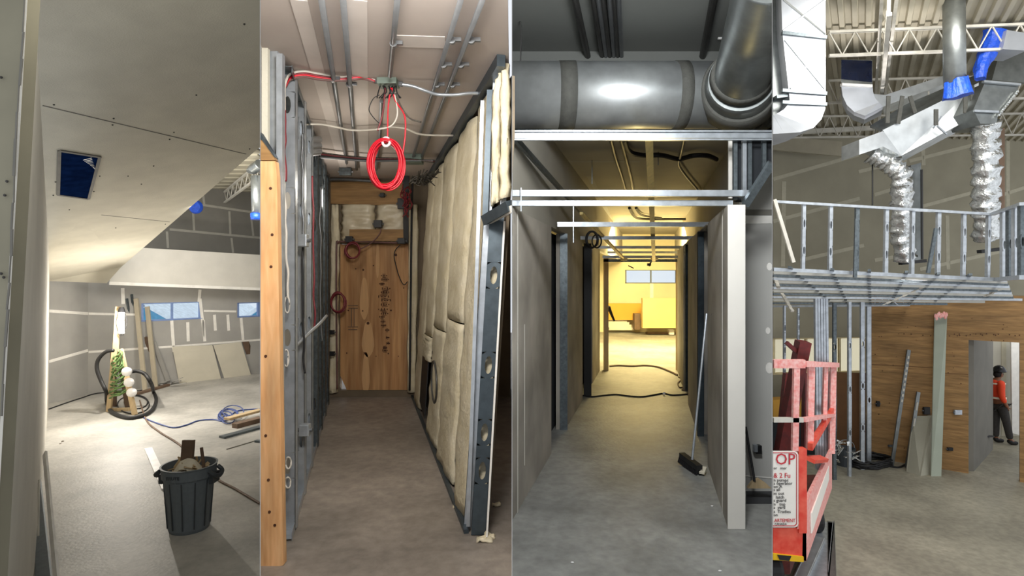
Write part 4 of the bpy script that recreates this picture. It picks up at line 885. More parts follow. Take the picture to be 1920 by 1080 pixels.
# branch: elbow rising to the camera side
el = []
pth = smooth_path([P(1392, 150, 5.25), P(1392, 148, 4.95), P(1398, 122, 4.7), P(1416, 60, 4.35), P(1432, 10, 4.0), P(1450, -60, 3.6)], 8)
eb_ = M(); eb_.tube(pth, .225, 36)
cl = M(); cl.tube([P(1385, 172, 5.28), P(1388, 160, 5.05)], .36, 40, r2=.31)
c2 = M(); c2.tube([P(1389, 158, 5.06), P(1391, 148, 4.93)], .3, 40, r2=.27)
c3 = M(); c3.tube([P(1391, 145, 4.92), P(1393, 135, 4.84)], .26, 40, r2=.245)
for q in (m,): pass
ob = T('round_duct', 'large horizontal round steel duct crossing above the hallway mouth', 'duct', [('pipe', m, 'duct'), *bands])
T('branch_duct', 'round steel branch duct rising from the large duct at the upper right', 'duct', [('pipe', eb_, 'duct_dull'), ('saddle', cl, 'sealant'), ('sleeve', c2, 'duct_dull'), ('collar', c3, 'sealant')])
for o in COL.objects:
    if o.name.split('.')[0] in ('pipe', 'seam_band', 'saddle', 'sleeve', 'collar', 'elbow', 'end_cap') and o.type == 'MESH':
        for p in o.data.polygons: p.use_smooth = len(p.vertices) == 4
# header beam
m = M(); m.bar(V((.005, 4.6, P(0, 254, 4.6).z)), V((SC * 4.6 - .005, 4.6, P(0, 254, 4.6).z)), .05, .05)
f1 = M(); f1.bar(P(960.8, 246, 4.56), P(1447, 246, 4.56), .02, .012); f2 = M(); f2.bar(P(960.8, 262, 4.56), P(1447, 262, 4.56), .03, .012)
T('steel_header', 'bright steel header track spanning the hallway mouth under the duct', 'steel track', [('web', m, 'galv'), ('flange', f1, 'galv'), ('flange', f2, 'galv')])
def rail(y, d, x0, x1, h, name, label, mt='galv'):
    m = M(); m.bar(P(x0, y, d), P(x1, y, d), .045, .004); 
    for s_ in (-1, 1): m.bar(P(x0, y, d) + V((0, s_ * .022, h / 2)), P(x1, y, d) + V((0, s_ * .022, h / 2)), .004, h)
    one(name, m, mt, label, 'steel rail', 'ceiling grid rails')
rail(368, 4.55, 960.8, 1402, .045, 'ceiling_rail', 'nearest steel rail across the hallway, upper of the close pair')
rail(386, 4.62, 960.8, 1372, .042, 'ceiling_rail', 'steel rail across the hallway, lower of the close pair')
for k, (y, x0, x1) in enumerate(((425, 1045, 1330), (449, 1075, 1310), (466, 1090, 1300), (475, 1110, 1290), (484, 1130, 1282))):
    rail(y, F * .57 / (520 - y) if y < 480 else 11.8, x0, x1, .05, 'ceiling_rail', '%s steel rail farther along the hallway ceiling' % ORD[k])
for k, (x, y0, y1, d) in enumerate(((977, 352, 396, 4.5), (1075, 384, 455, 5.9), (1234, 272, 310, 7), (1110, 265, 345, 7.5))):
    m = M(); m.bar(P(x, y0, d), P(x, y1, d), .008, .008, up=(0, 1, 0)); one('hanger_wire', m, 'galv' if k < 2 else 'galv_dark', ('short bright hanger wire on the near left rails', 'thin hanger wire over the left hallway wall', 'short hanger wire right of the yellow timber', 'thin dark hanger at the upper left of the hallway ceiling')[k], 'wire', 'hanger wires')
m = M(); a, b = P(966, 260, 4.65), P(1168, 485, 11.6); m.bar(a, b, .03, .05); one('diagonal_runner', m, 'galv_dark', 'long steel runner slanting from upper left to the far hallway header', 'steel stud')
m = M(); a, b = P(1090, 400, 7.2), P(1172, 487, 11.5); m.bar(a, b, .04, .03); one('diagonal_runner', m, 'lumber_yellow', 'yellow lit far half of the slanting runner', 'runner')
m = M(); a, b = P(1217, 262, 4.75), P(1226, 489, 11.5); m.bar(a, b, .062, .03); one('yellow_lit_timber', m, 'lumber_yellow', 'long timber coloured yellow for the far light, running down the middle of the hallway ceiling', 'timber')
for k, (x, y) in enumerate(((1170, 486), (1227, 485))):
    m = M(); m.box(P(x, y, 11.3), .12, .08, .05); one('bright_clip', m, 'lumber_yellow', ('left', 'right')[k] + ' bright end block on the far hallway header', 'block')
def bx(pts, r, name, label, mt='armored'):
    m = M(); m.tube(smooth_path([RP(x, y, (V((0, 0, CT - .06)), V((0, 0, 1)))) for x, y in pts], 8), r, 8)
    return one(name, m, mt, label, 'cable', 'armored cables under the hallway ceiling')
bx([(1145, 262), (1155, 300), (1165, 330), (1174, 361)], .02, 'armored_cable', 'left of two parallel armored cables under the hallway ceiling')
bx([(1164, 262), (1174, 300), (1182, 330), (1188, 361)], .02, 'armored_cable', 'right of two parallel armored cables under the hallway ceiling')
bx([(1170, 262), (1180, 284), (1205, 291), (1240, 291), (1272, 298), (1300, 292), (1325, 292), (1343, 299)], .03, 'armored_cable', 'dark wavy cable crossing the hallway ceiling to the right', 'rubber')
bx([(1283, 262), (1277, 290), (1273, 308), (1285, 328), (1305, 352), (1312, 362)], .016, 'armored_cable', 'bright bent cable right of the yellow timber', 'conduit')
bx([(1180, 390), (1186, 402), (1195, 409), (1215, 411), (1250, 411), (1292, 411)], .03, 'armored_cable', 'dark conduit bending right beyond the close pair of rails', 'rubber')
bx([(1192, 390), (1199, 400), (1210, 405), (1240, 409)], .025, 'armored_cable', 'short dark conduit nested above the bending one', 'rubber')
m = coil(1110, 449, 11, 16, 7.6, 2, .013, '', '', '', 1, 21); one('cable_coil', m, 'rubber', 'black cable coil hanging over the left hallway doorways', 'cable', smooth=True)
m = coil(1118, 453, 10, 12, 7.7, 1, .01, '', '', '', 1, 22); one('cable_coil', m, 'rubber', 'smaller black coil beside the hanging coil over the left hallway doorways', 'cable', smooth=True)
# near ceiling pipes
def np_(x0, y0, x1, y1, r, label, mt='conduit_dark'):
    pl = (V((0, 0, CN - .05)), V((0, 0, 1))); m = M(); m.tube([RP(x0, y0, pl), RP(x1, y1, pl)], r, 10); one('ceiling_pipe', m, mt, label, 'pipe', 'pipes above the big duct')
np_(1074, -20, 1105, 118, .03, 'lone dark pipe left of the pipe group on the near ceiling')
for k, x in enumerate((1112, 1122, 1131, 1141, 1150, 1159)): np_(x - (3 if k < 3 else 0), -20, 1131 + k * 7, 118, .022, '%s pipe from the left in the pipe group above the big duct' % ORD[k], 'conduit_dark' if k % 2 == 0 else 'conduit')
np_(1342, -20, 1315, 118, .035, 'dark pipe left of the branch duct on the near ceiling')
for k, (x, y) in enumerate(((1352, 72), (1006, 117))):
    m = M(); m.bar(P(x - 6, y, (5.75, 5.4)[k]), P(x + 6, y, (5.75, 5.4)[k]), .02, .02); one('hanger_clip', m, 'white_plastic', ('small bright clip beside the branch duct', 'small bright clip on top of the big duct at left')[k], 'clip')
tubes('hanger_wire', [(975, 40, 5.38), (977, 60, 5.4), (976, 118, 5.45)], .006, 'conduit_dark', 'thin hooked wire hanging over the left end of the big duct', 'wire')
# far room
yb = 20.4
m, pf, nf, df, hs = wallh((.02, yb), (SC * yb - .02, yb), ZF, CT, [(1172, 1270, 506, 531)], .1)
jt = M(); strip(jt, RP(1222, 531, pf, .004), RP(1222, 570, pf, .004), .12, nf)
mat('far_wall', 'd9cfae', .9, ns=2, na=.04)
struct('wall_far', m, 'far_wall', [('joint_compound', jt, 'compound')])
window('window_3', hs[0], pf, nf, df, (.02, yb), (.5,), 'grey_plastic', fw=.05)
def fbox(x0, x1, y0, y1, d, mt, name, label, cat='board', th=.2):
    m = M(); m.prism([P(x0, y1, d), P(x1, y1, d), P(x1, y0, d), P(x0, y0, d)], V((0, th, 0))); return one(name, m, mt, label, cat)
mat('tan_board', 'cf9a3c', .75, ns=2, na=.04)
fbox(1205, 1275, 559, 615, 19.0, 'yellow_board', 'stacked_boards', 'large upright yellow board stack in the far room', 'board')
fbox(1141, 1203, 569, 600, 20.0, 'tan_board', 'stacked_boards', 'lower tan board behind at the left of the far room', 'board')
fbox(1190, 1201, 588, 618, 19.6, 'lumber_dark', 'crate', 'small brown crate between the two board stacks of the far room', 'crate', .3)
for k in range(4): fbox(1142 - k, 1188 - k * 4, 614 - 5 * k, 617 - 5 * k + 2, 20.1 - .3 * 0, 'gypsum', 'sheet_stack', '%s layer from the floor in the low pale sheet pile of the far room' % ORD[k], 'sheet', .25)
m = M(); m.bar(onz(1212, 627, ZF) + V((0, 0, .05)), onz(1268, 627, ZF) + V((0, 0, .05)), .3, .06); one('dark_plank', m, 'lumber_dark', 'dark plank lying before the yellow boards in the far room', 'plank')
m = M(); m.box(onz(1258, 628, ZF) + V((0, 0, .1)), .16, .2, .16); one('white_bucket', m, 'white_plastic', 'small white object on the dark plank in the far room', 'bucket')
m = M(); m.tube(smooth_path([P(1141, 575, 12.05), P(1146, 588, 12.1), P(1152, 602, 12.1)]), .04, 8, r2=.02); one('hanging_rag', m, 'rubber', 'dark rag hanging off the left edge of the far opening', 'rag', smooth=True)
m = M(); m.box(P(1217, 496, 12.1), .07, .06, .05); m.bar(P(1217, 499, 12.1), P(1221, 490, 12.1), .03, .03); one('far_lamp_head', m, 'rubber', 'small black fixture hanging in the far opening above the window', 'fixture')
m = M(); m.bar(P(1178, 498, 12.1), P(1188, 503, 12.1), .02, .02); one('wire_end', m, 'rubber', 'short black wire end in the far opening left of the fixture', 'wire')
# cords and floor items
cord([(1093, 743), (1110, 745), (1130, 743), (1155, 741), (1180, 744), (1205, 745), (1230, 741), (1245, 739), (1262, 742), (1290, 740)], .012, 'rubber', 'extension_cord', 'black cord crossing the hallway floor', ZF)
cord([(1143, 688), (1160, 687), (1185, 688), (1210, 687), (1235, 690), (1258, 699), (1270, 705)], .018, 'lumber_dark', 'extension_cord', 'brown cord at the threshold of the far room', ZF)
cord([(1272, 708), (1278, 712), (1271, 720), (1275, 728), (1283, 726), (1279, 732), (1290, 733)], .012, 'lumber_dark', 'extension_cord', 'tangled brown cord at the foot of the right hallway wall', ZF)
m = M(); m.ball(onz(1245, 741, ZF) + V((0, 0, .03)), .025, n=8); one('plug', m, 'white_plastic', 'small white plug on the black cord of the hallway floor', 'plug')
# broom
hb = onz(1301, 888, ZF); 
m = M(); m.tube([P(1325, 588, 5.9), hb + V((.0, .05, .12))], .012, 8)
hd_ = M(); hd_.bar(hb + V((-.03, .30, .09)), hb + V((.04, -.05, .07)), .06, .05)
br_ = M()
for i in range(14):
    t = i / 13; p = (hb + V((-.03, .30, .07))).lerp(hb + V((.04, -.05, .05)), t)
    for s_ in (-.02, 0, .02): br_.bar(p + V((s_, 0, 0)), p + V((s_ * 1.8, 0, -.055)), .014, .014)
T('push_broom', 'push broom with black head leaning on the right hallway wall', 'broom', [('handle', m, 'galv'), ('head', hd_, 'rubber'), ('bristles', br_, 'black_box')])
m = M(); m.bar(hb + V((.05, -.08, .03)), hb + V((.1, .0, .06)), .05, .02); one('broom_scrap', m, 'stone', 'pale scrap lying against the broom head', 'debris')
m = M(); m.tube([P(1398, 800, 5.1), P(1415, 903, 4.98)], .011, 8)
h2 = M(); h2.prism([P(1403, 916, 4.98), P(1447, 916, 4.98), P(1436, 906, 4.98), P(1424, 898, 4.98), P(1412, 904, 4.98)], V((0, .04, 0)))
T('floor_squeegee', 'pinkish dust mop leaning on the pale side wall right of the hallway', 'mop', [('handle', m, 'rubber'), ('head', h2, 'lumber')])
m = M(); m.box(P(1421, 842, 5.19), .05, .05, .07); c = M(); c.box(P(1416, 840, 5.17), .03, .04, .06)
T('outlet_box', 'black outlet box low on the pale side wall', 'outlet', [('box', m, 'black_box'), ('cover', c, 'galv')])
mat('dark_concrete', '3c3d3f', .6, ns=6, na=.1)
m = M(); m.prism([onz(1399, 945, ZF), onz(1447, 945, ZF), onz(1447, 922, ZF), onz(1399, 922, ZF)], V((0, 0, .004))); struct('floor', m, 'dark_concrete')  # darker floor strip at the foot of the side wall
for k, (x, y) in enumerate(((1073, 1056), (1335, 950), (1350, 1072))):
    m = M(); m.ball(onz(x, y, ZF) + V((0, 0, .006)), .012, .008, .005, 8); one('paint_chip', m, 'white_plastic', ('white chip on the hallway floor at the lower left', 'white chip on the hallway floor by the right wall', 'white chip at the bottom edge of the hallway floor')[k], 'debris')

clip_bay(new_since(seen), SB, SC); seen = {o.name for o in COL.objects}
# ================================================================ BAY 4: high hall
ZF = Z4
XL = lambda y: SC * y + .004
A4, B4 = V((7.70, 12.6, 0)), V((9.65, 11.06, 0))
E4 = A4 + (B4 - A4) * 1.12
m, PW, nw, dw, hs = wallh((A4.x, A4.y), (E4.x, E4.y), ZF, CZ - .35, [(1816, 1912, 640, 900)], .16)
sm = M()
strip(sm, RP(1632, 683, PW, .004), RP(1757, 690, PW, .004), .012, nw); strip(sm, RP(1768, 700, PW, .004), RP(1815, 702, PW, .004), .012, nw)
ns = M(); r4 = random.Random(4)
for i in range(70):
    x = r4.uniform(1636, 1915); y = r4.uniform(585, 860)
    if 1812 < x and y > 640: continue
    ns.box(RP(x, y, PW, .004), .02 * r4.uniform(.4, 1.3), .004, .012 * r4.uniform(.5, 1.5))
for i in range(26): x = r4.uniform(1690, 1915); ns.box(RP(x, 628 + r4.uniform(-2, 2), PW, .004), .02, .004, .02)
struct('wall_plywood', m, 'plywood_tan', [('panel_joint', sm, 'plywood_dark'), ('fasteners', ns, 'knot')])
# room behind the doorway
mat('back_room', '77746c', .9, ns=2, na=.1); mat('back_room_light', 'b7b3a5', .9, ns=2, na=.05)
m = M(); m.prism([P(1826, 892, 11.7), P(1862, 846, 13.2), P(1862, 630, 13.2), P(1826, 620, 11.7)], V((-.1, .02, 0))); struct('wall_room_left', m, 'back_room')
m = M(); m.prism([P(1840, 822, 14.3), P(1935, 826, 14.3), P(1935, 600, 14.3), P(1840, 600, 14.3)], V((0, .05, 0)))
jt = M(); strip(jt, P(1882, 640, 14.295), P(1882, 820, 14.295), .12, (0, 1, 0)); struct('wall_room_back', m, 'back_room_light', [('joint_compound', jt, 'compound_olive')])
m = M(); m.prism([P(1898, 812, 14.0), P(1912, 816, 14.0), P(1912, 640, 14.0), P(1896, 640, 14.0)], V((0, .04, 0))); one('gypsum_sheet', m, 'compound', 'bright upright gypsum sheet at the right side of the plywood doorway', 'board')
m = M(); m.bar(P(1845, 818, 12.7), P(1862, 818, 12.9), .05, .03); one('dark_ledge', m, 'rubber', 'small dark ledge on the wall inside the plywood doorway', 'ledge')
# upper hall wall
w0, w1 = P(1448, 300, 14.6), P(1935, 300, 15.6)
m, PH, nh, dh, _ = wallh((w0.x + .02, w0.y), (w1.x, w1.y), ZF, 5.6, [(1448, 1630, 633, 700)], .15)
jt = M()
for (x0, y0, x1, y1) in ((1450, 336, 1610, 290), (1705, 302, 1825, 272), (1700, 300, 1610, 322), (1870, 262, 1920, 246), (1450, 415, 1612, 372), (1640, 365, 1670, 356), (1725, 388, 1820, 362), (1860, 372, 1920, 352), (1500, 488, 1620, 460), (1640, 488, 1700, 478), (1725, 505, 1920, 462), (1730, 275, 1732, 310), (1776, 404, 1778, 505), (1470, 340, 1468, 500), (1890, 250, 1890, 400)):
    v = abs(x1 - x0) < 12; strip(jt, RP(x0, y0, PH, .004), RP(x1, y1, PH, .004), .09 if not v else .11, nh)
struct('wall_hall', m, 'gypsum_olive', [('joint_compound', jt, 'compound_olive')])
window('window_4', _[0], PH, nh, dh, (w0.x + .02, w0.y), (.35, .7), 'crate', fw=.06, gm='cream_film')  # opening to the sky added in place of a brightly lit wall
# deck with ribs
DZ = CZ + 3.6
m = M(); nrib = 76; xx0, xx1 = 2.6, 17.0
pr = []
for i in range(nrib):
    x = -3 + xx0 + (xx1 - xx0) * i / nrib; w = (xx1 - xx0) / nrib
    pr += [(x, 0), (x + w * .35, 0), (x + w * .45, .05), (x + w * .9, .05)]
pts = [[V((x + .6 * (y - 5.6), y, DZ + z)) for x, z in pr] for y in (5.6, 7.5, 9.5, 11.5, 13.5, 15.8)]
for a_, b_ in zip(pts[:-1], pts[1:]):
    for i in range(len(pr) - 1):
        if b_[i].x > SC * b_[i].y - 1: m.add([a_[i], a_[i + 1], b_[i + 1], b_[i]], [(0, 1, 2, 3)])
struct('deck', m, 'deck', solid=.004)
for k, (ya, yb_, px0, px1) in enumerate(((8.5, 8.5, 1553, 1930), (10.6, 10.6, 1552, 1930), (13.0, 13.0, 1448, 1930))):
    x0 = (px0 - 960) / F * ya + .01; x1 = (px1 - 960) / F * ya
    truss(V((x0, ya, DZ - .05)), V((x1, ya - .3, DZ - .05)), (.34, .4, .46)[k], 8 + k * 3, 'roof_joist', ('nearest', 'middle', 'farthest')[k] + ' open web steel joist crossing under the high roof deck', 'joist', .045)
# girder running towards the camera
pg = (V((0, 0, DZ - .2)), V((0, 0, 1)))
a_, b_ = RP(1648, 200, pg), RP(1668, -30, pg)
g1 = M(); g1.bar(a_ + V((-.08, 0, 0)), b_ + V((-.08, 0, 0)), .04, .04); g2 = M(); g2.bar(a_ + V((.1, 0, 0)), b_ + V((.1, 0, 0)), .04, .04); g3 = M(); g3.bar(a_ + V((0, 0, -.35)), b_ + V((0, 0, -.35)), .05, .04); wb = M()
for i in range(14):
    t = i / 14; p = a_.lerp(b_, t); q = a_.lerp(b_, t + 1 / 14); mid = p.lerp(q, .5) - V((0, 0, .35)); wb.bar(p, mid, .03, .03); wb.bar(mid, q, .03, .03)
T('roof_girder', 'white steel girder running lengthwise under the high roof deck', 'girder', [('chord', g1, 'joist'), ('chord', g2, 'joist'), ('bottom_chord', g3, 'joist'), ('web', wb, 'joist')])
# ledge beam under deck
for k, (x0, y0, x1, y1, d, th) in enumerate(((1448, 268, 1576, 280, 14.3, .35), (1448, 250, 1640, 240, 14.0, .1), (1650, 168, 1750, 172, 11.5, .1))):
    m = M(); m.bar(P(x0 + .6, y0, d), P(x1, y1, d), .1, th); one('beam', m, 'joist' if k else 'deck_olive', ('deep ledge beam under the deck at the far left of the high hall', 'thin beam above the ledge beam at the far left', 'short beam above the long duct')[k], 'beam')
# ducts ----------------------------------------------------------
def cbreak(m, q, r=.012):
    m.tube([q[0], q[2]], r, 5); m.tube([q[1], q[3]], r, 5)
D = 7.3
L_, R_ = 1467, 1548
b = M(); b.prism([P(L_ + 14, 188, D), P(R_, 190, D), P(R_, 70, D), P(L_, 60, D)], V((0, .5, 0)))
b2 = M(); b2.prism([P(L_, 60, D), P(R_, 70, D), P(R_, -30, D), P(L_ - 3, -30, D)], V((0, .7, 0)))
el_ = M(); 
arc = [P(R_, 190, D), P(1547, 205, D - .02), P(1540, 224, D - .06), P(1525, 240, D - .12), P(1500, 248, D - .2), P(1470, 250, D - .25), P(1449.5, 251, D - .3)]
inn_ = [P(1480, 188, D), P(1476, 198, D), P(1470, 205, D), P(1462, 210, D), P(1456, 213, D), P(1450.5, 215, D), P(1449.5, 216, D)]
for i in range(6): el_.prism([inn_[i], arc[i], arc[i + 1], inn_[i + 1]], V((0, .7, 0)))
ba = [(M().bar(P(L_ - 1, y, D - .01), P(R_ + 1, y + dy, D - .01), .04, .05, up=(0, 1, 0))) for y, dy in ((62, 9), (170, 6), (192, 4))]
cbk = M(); cbreak(cbk, [P(1472, 75, D - .004), P(1546, 78, D - .004), P(1546, 166, D - .004), P(1482, 166, D - .004)])
cbreak(cbk, [P(1470, 0, D - .004), P(1547, 0, D - .004), P(1548, 64, D - .004), P(1468, 58, D - .004)])
T('square_duct', 'large bright square duct bending left at the left edge of the high hall', 'duct', [('shaft', b, 'duct_white'), ('shaft', b2, 'duct_white'), ('elbow', el_, 'duct_white'), *[('flange', x, 'galv_dark') for x in ba], ('cross_break', cbk, 'duct')])
m = M(); m.tube([P(1452, 20, 9.9), P(1453, 190, 9.9)], .17, 20); e2 = M(); e2.tube(smooth_path([P(1453, 185, 9.9), P(1452, 200, 9.85), P(1450, 212, 9.8)]), .19, 20)
s0, s1 = P(1466, -20, 7.45), P(1468, 214, 7.45)
m = M(); m.prism([P(1449.5, 0, 7.45), P(1466, 0, 7.45), P(1474, 130, 7.45), P(1478, 190, 7.45), P(1470, 210, 7.45), P(1449.5, 218, 7.45)], V((0, .3, 0)))
bb = M(); bb.bar(P(1449.5, 186, 7.43), P(1479, 182, 7.43), .04, .22, up=(0, 1, 0))
T('curved_duct', 'duller duct cut by the left edge beside the large bright square duct', 'duct', [('body', m, 'duct_dull'), ('seam_band', bb, 'galv_dark')])
# small capped duct
D = 9.2
b = M(); b.prism([P(1577, 155, D), P(1636, 158, D), P(1636, 112, D), P(1577, 112, D)], V((.28, .5, 0)))
f_ = M(); f_.prism([P(1578, 148, D - .01), P(1635, 154, D - .01), P(1635, 114, D - .01), P(1578, 112, D - .01)], V((0, .01, 0)))
lb_ = M(); lb_.bar(P(1577, 159, D - .02), P(1634, 162, D - .02), .04, .06, up=(0, 1, 0))
e_ = M(); A1 = [P(1577, 158, D), P(1580, 180, D), P(1588, 197, D), P(1602, 210, D), P(1622, 217, D - .05)]; A2 = [P(1636, 160, D), P(1637, 172, D), P(1641, 184, D), P(1648, 192, D), P(1656, 200, D)]
for i in range(4): e_.prism([A1[i], A2[i], A2[i + 1], A1[i + 1]], V((.28, .5, 0)))
T('capped_duct', 'small square duct with its open mouth sealed by dark blue film', 'duct', [('body', b, 'duct_dull'), ('film', f_, 'dark_film'), ('tape_edge', lb_, 'white_plastic'), ('elbow', e_, 'duct_white')])
b = M(); b.prism([P(1637, 176, 9.6), P(1642, 190, 9.6), P(1656, 200, 9.6), P(1790, 150, 9.6), P(1790, 135, 9.6), P(1660, 178, 9.6)], V((.3, .45, 0)))
st_ = []
for (x0, y0, x1, y1) in ((1666, 180, 1664, 230), (1692, 180, 1684, 232), (1706, 180, 1716, 212), (1755, 205, 1755, 235), (1810, 150, 1810, 212), (1822, 160, 1824, 200)):
    s = M(); dd = 9.2 if x0 < 1720 else 8.85; s.bar(P(x0, y0, dd), P(x1, y1, dd), .06, .02, up=(0, 1, 0)); st_.append(('strap', s, 'sealant'))
# long trunk duct, lower left to upper right
D1, D2_ = 9.3, 8.6
fr = [P(1611, 300, D1), P(1611, 262, D1), P(1655, 244, D1), P(1700, 225, 9.7), P(1800, 172, 9.1), P(1905, 128, D2_), P(1905, 190, D2_), P(1835, 222, 8.9), P(1755, 244, 9.4), P(1690, 290, 9.8), P(1655, 300, D1)]
t1 = M(); t1.prism([P(1655, 244, D1), P(1835, 155, 9.0), P(1835, 214, 9.0), P(1690, 292, 9.3)], V((.3, .4, 0)))
t2 = M(); t2.prism([P(1611, 262, D1), P(1655, 246, D1), P(1690, 270, D1), P(1690, 292, D1), P(1656, 275, D1), P(1611, 290, D1)], V((0, .5, 0)))
tt = M(); tt.prism([P(1632, 235, 9.6), P(1655, 243, D1), P(1836, 154, 9.0), P(1830, 140, 9.3), P(1700, 195, 9.6)], V((0, .02, -.03)))
br5 = M(); 
for (x0, y0, x1, y1) in ((1750, 240, 1765, 218), (1757, 236, 1775, 252), (1815, 205, 1835, 225)): br5.bar(P(x0, y0, 9.0), P(x1, y1, 9.0), .02, .02, up=(0, 1, 0))
T('trunk_duct', 'long rectangular trunk duct running from lower left up to the right across the high hall', 'duct', [('body', t1, 'duct'), ('end_section', t2, 'duct'), ('top_face', tt, 'duct_dull'), *st_, ('brace', br5, 'galv')])
one('feeder_duct', b, 'duct', 'shadowed duct joining the small capped duct to the trunk duct', 'duct')
h_ = M(); h_.prism([P(1825, 206, 8.7), P(1846, 156, 8.7), P(1910, 160, 8.7), P(1906, 178, 8.7), P(1872, 214, 8.7), P(1868, 232, 8.7), P(1838, 232, 8.7)], V((0, .55, 0)))
rm = M(); rm.bar(P(1843, 153, 8.66), P(1912, 159, 8.66), .03, .05, up=(0, 1, 0)); rm.bar(P(1826, 208, 8.66), P(1872, 210, 8.66), .03, .03, up=(0, 1, 0))
tr_ = M()
for i in range(14): tr_.box(P(1908 - i * 2.7, 172 + i * 3.4, 8.66), .025, .02, .03)
T('duct_hood', 'square duct transition with silver taped edge feeding the right flexible duct', 'duct', [('body', h_, 'duct_dull'), ('rim', rm, 'galv'), ('tape_edge', tr_, 'foil')])
# vertical round duct with blue tape
m = M(); m.tube([P(1788, -40, 7.7), P(1790, 158, 7.7)], .125, 32)
t = M(); t.tube([P(1791, 150, 7.7), P(1796, 182, 7.7)], .145, 24, r2=.17)
for v in t.v: v += V((noise.noise(v * 9) * .05, 0, noise.noise(v * 7 + V((3, 0, 0))) * .05))
T('round_duct', 'tall vertical round duct wrapped in blue tape at its lower end in the high hall', 'duct', [('pipe', m, 'duct_dull', {'smooth': True}), ('tape_wrap', t, 'blue_tape')])
m = M(); m.tube(smooth_path([P(1838, 148, 8.4), P(1842, 120, 8.4), P(1855, 92, 8.4), P(1866, 62, 8.4)]), lambda t: .07 + .08 * t, 12)
m2 = M(); m2.ball(P(1869, 66, 8.4), .09, .09, .16)
for v in m.v: v += V((noise.noise(v * 12) * .03, 0, noise.noise(v * 11) * .03))
one('taped_strap', m, 'blue_tape', 'slanting blue taped duct edge right of the vertical round duct', 'tape wrap')
m = M(); m.prism([P(1880, 92, 8.2), P(1925, 95, 8.2), P(1925, 62, 8.2), P(1888, 56, 8.2)], V((0, .4, 0))); one('duct_section', m, 'duct_white', 'bright duct section cut off by the right edge', 'duct')
m = M(); m.prism([P(1860, 150, 9.1), P(1925, 155, 9.1), P(1925, 98, 9.1), P(1875, 95, 9.1)], V((0, .4, 0))); one('duct_section', m, 'duct_dull', 'dark duct section below the bright one at the right edge', 'duct')
m = M(); m.prism([P(1900, 45, 8.3), P(1925, 45, 8.3), P(1925, -20, 8.3), P(1918, -20, 8.3)], V((0, .4, 0))); one('dark_hood', m, 'sealant', 'dark corner of equipment at the top right', 'equipment')
m = M(); m.bar(P(1880, 95, 8.6), P(1878, -30, 8.6), .05, .05, up=(0, 1, 0)); one('hanger_rod', m, 'joist', 'pale vertical hanger beside the slanting blue tape', 'rod')
for k, (x, y0, y1) in enumerate(((1636, 305, 385), (1741, 165, 232), (1641, 230, 250))):
    m = M(); m.tube([P(x, y0, 9.7), P(x, y1, 9.7)], .012, 6); one('hanger_rod', m, ('rubber', 'joist', 'joist')[k], ('dark thin rod below the trunk duct end', 'pale hanger rod over the middle of the trunk duct', 'short pale hanger rod over the trunk duct end')[k], 'rod')
# flexible foil ducts
def flex(pts, r, name, label, seed, rings=.11, d2=None):
    path = smooth_path(pts, 10); m = M(); L = len(path)
    m.tube([p for p in path], lambda t: r * (1 + .10 * math.sin(t * L * 1.35) + .05 * math.sin(t * L * 3.1 + seed)), 22)
    for v in m.v: v += V((noise.noise(v * 8 + V((seed, 0, 0))), noise.noise(v * 8 + V((0, seed, 0))), noise.noise(v * 9))) * .045
    o = one(name, m, 'foil', label, 'flexible duct', smooth=True); return o
flex([P(1634, 287, 9.6), P(1655, 298, 9.55), P(1675, 312, 9.5), P(1688, 330, 9.5), P(1690, 370, 9.6), P(1691, 410, 9.7), P(1690, 445, 9.8), P(1697, 485, 9.9)], .15, 'flexible_duct', 'crinkled silver flexible duct hanging from the left end of the trunk duct', 1)
flex([P(1848, 228, 8.9), P(1848, 270, 9), P(1849, 320, 9.1), P(1848, 370, 9.2), P(1849, 410, 9.3), P(1850, 448, 9.4)], .175, 'flexible_duct', 'wider crinkled silver flexible duct hanging from the duct hood at right', 5)
for k, (x0, y0, x1, y1) in enumerate(((1688, 494, 1734, 489), (1836, 472, 1882, 466))):
    m = M(); m.bar(P(x0, y0, 9.9 - k * .5), P(x1, y1, 9.9 - k * .5), .1, .05); one('diffuser_bar', m, 'rubber', ('black bar below the left flexible duct', 'black bar below the right flexible duct')[k], 'bar')
for k, x in enumerate((1722, 1728)):
    pass
m = M(); m.prism([P(1708, 310, 10.1), P(1727, 305, 10.1), P(1727, 488, 10.1), P(1708, 488, 10.1)], V((0, .1, 0))); one('duct_riser', m, 'duct_dull', 'greenish grey flat riser right of the left flexible duct', 'duct')
m = M(); m.tube([P(1728, 318, 10.0), P(1729, 486, 10.0)], .02, 6); one('hanger_rod', m, 'rubber', 'black rod beside the flat riser', 'rod')
m = M(); m.prism([P(1868, 240, 9.6), P(1884, 240, 9.6), P(1884, 400, 9.6), P(1868, 400, 9.6)], V((0, .1, 0))); one('duct_riser', m, 'lumber_dark', 'brown flat riser right of the wider flexible duct', 'duct')
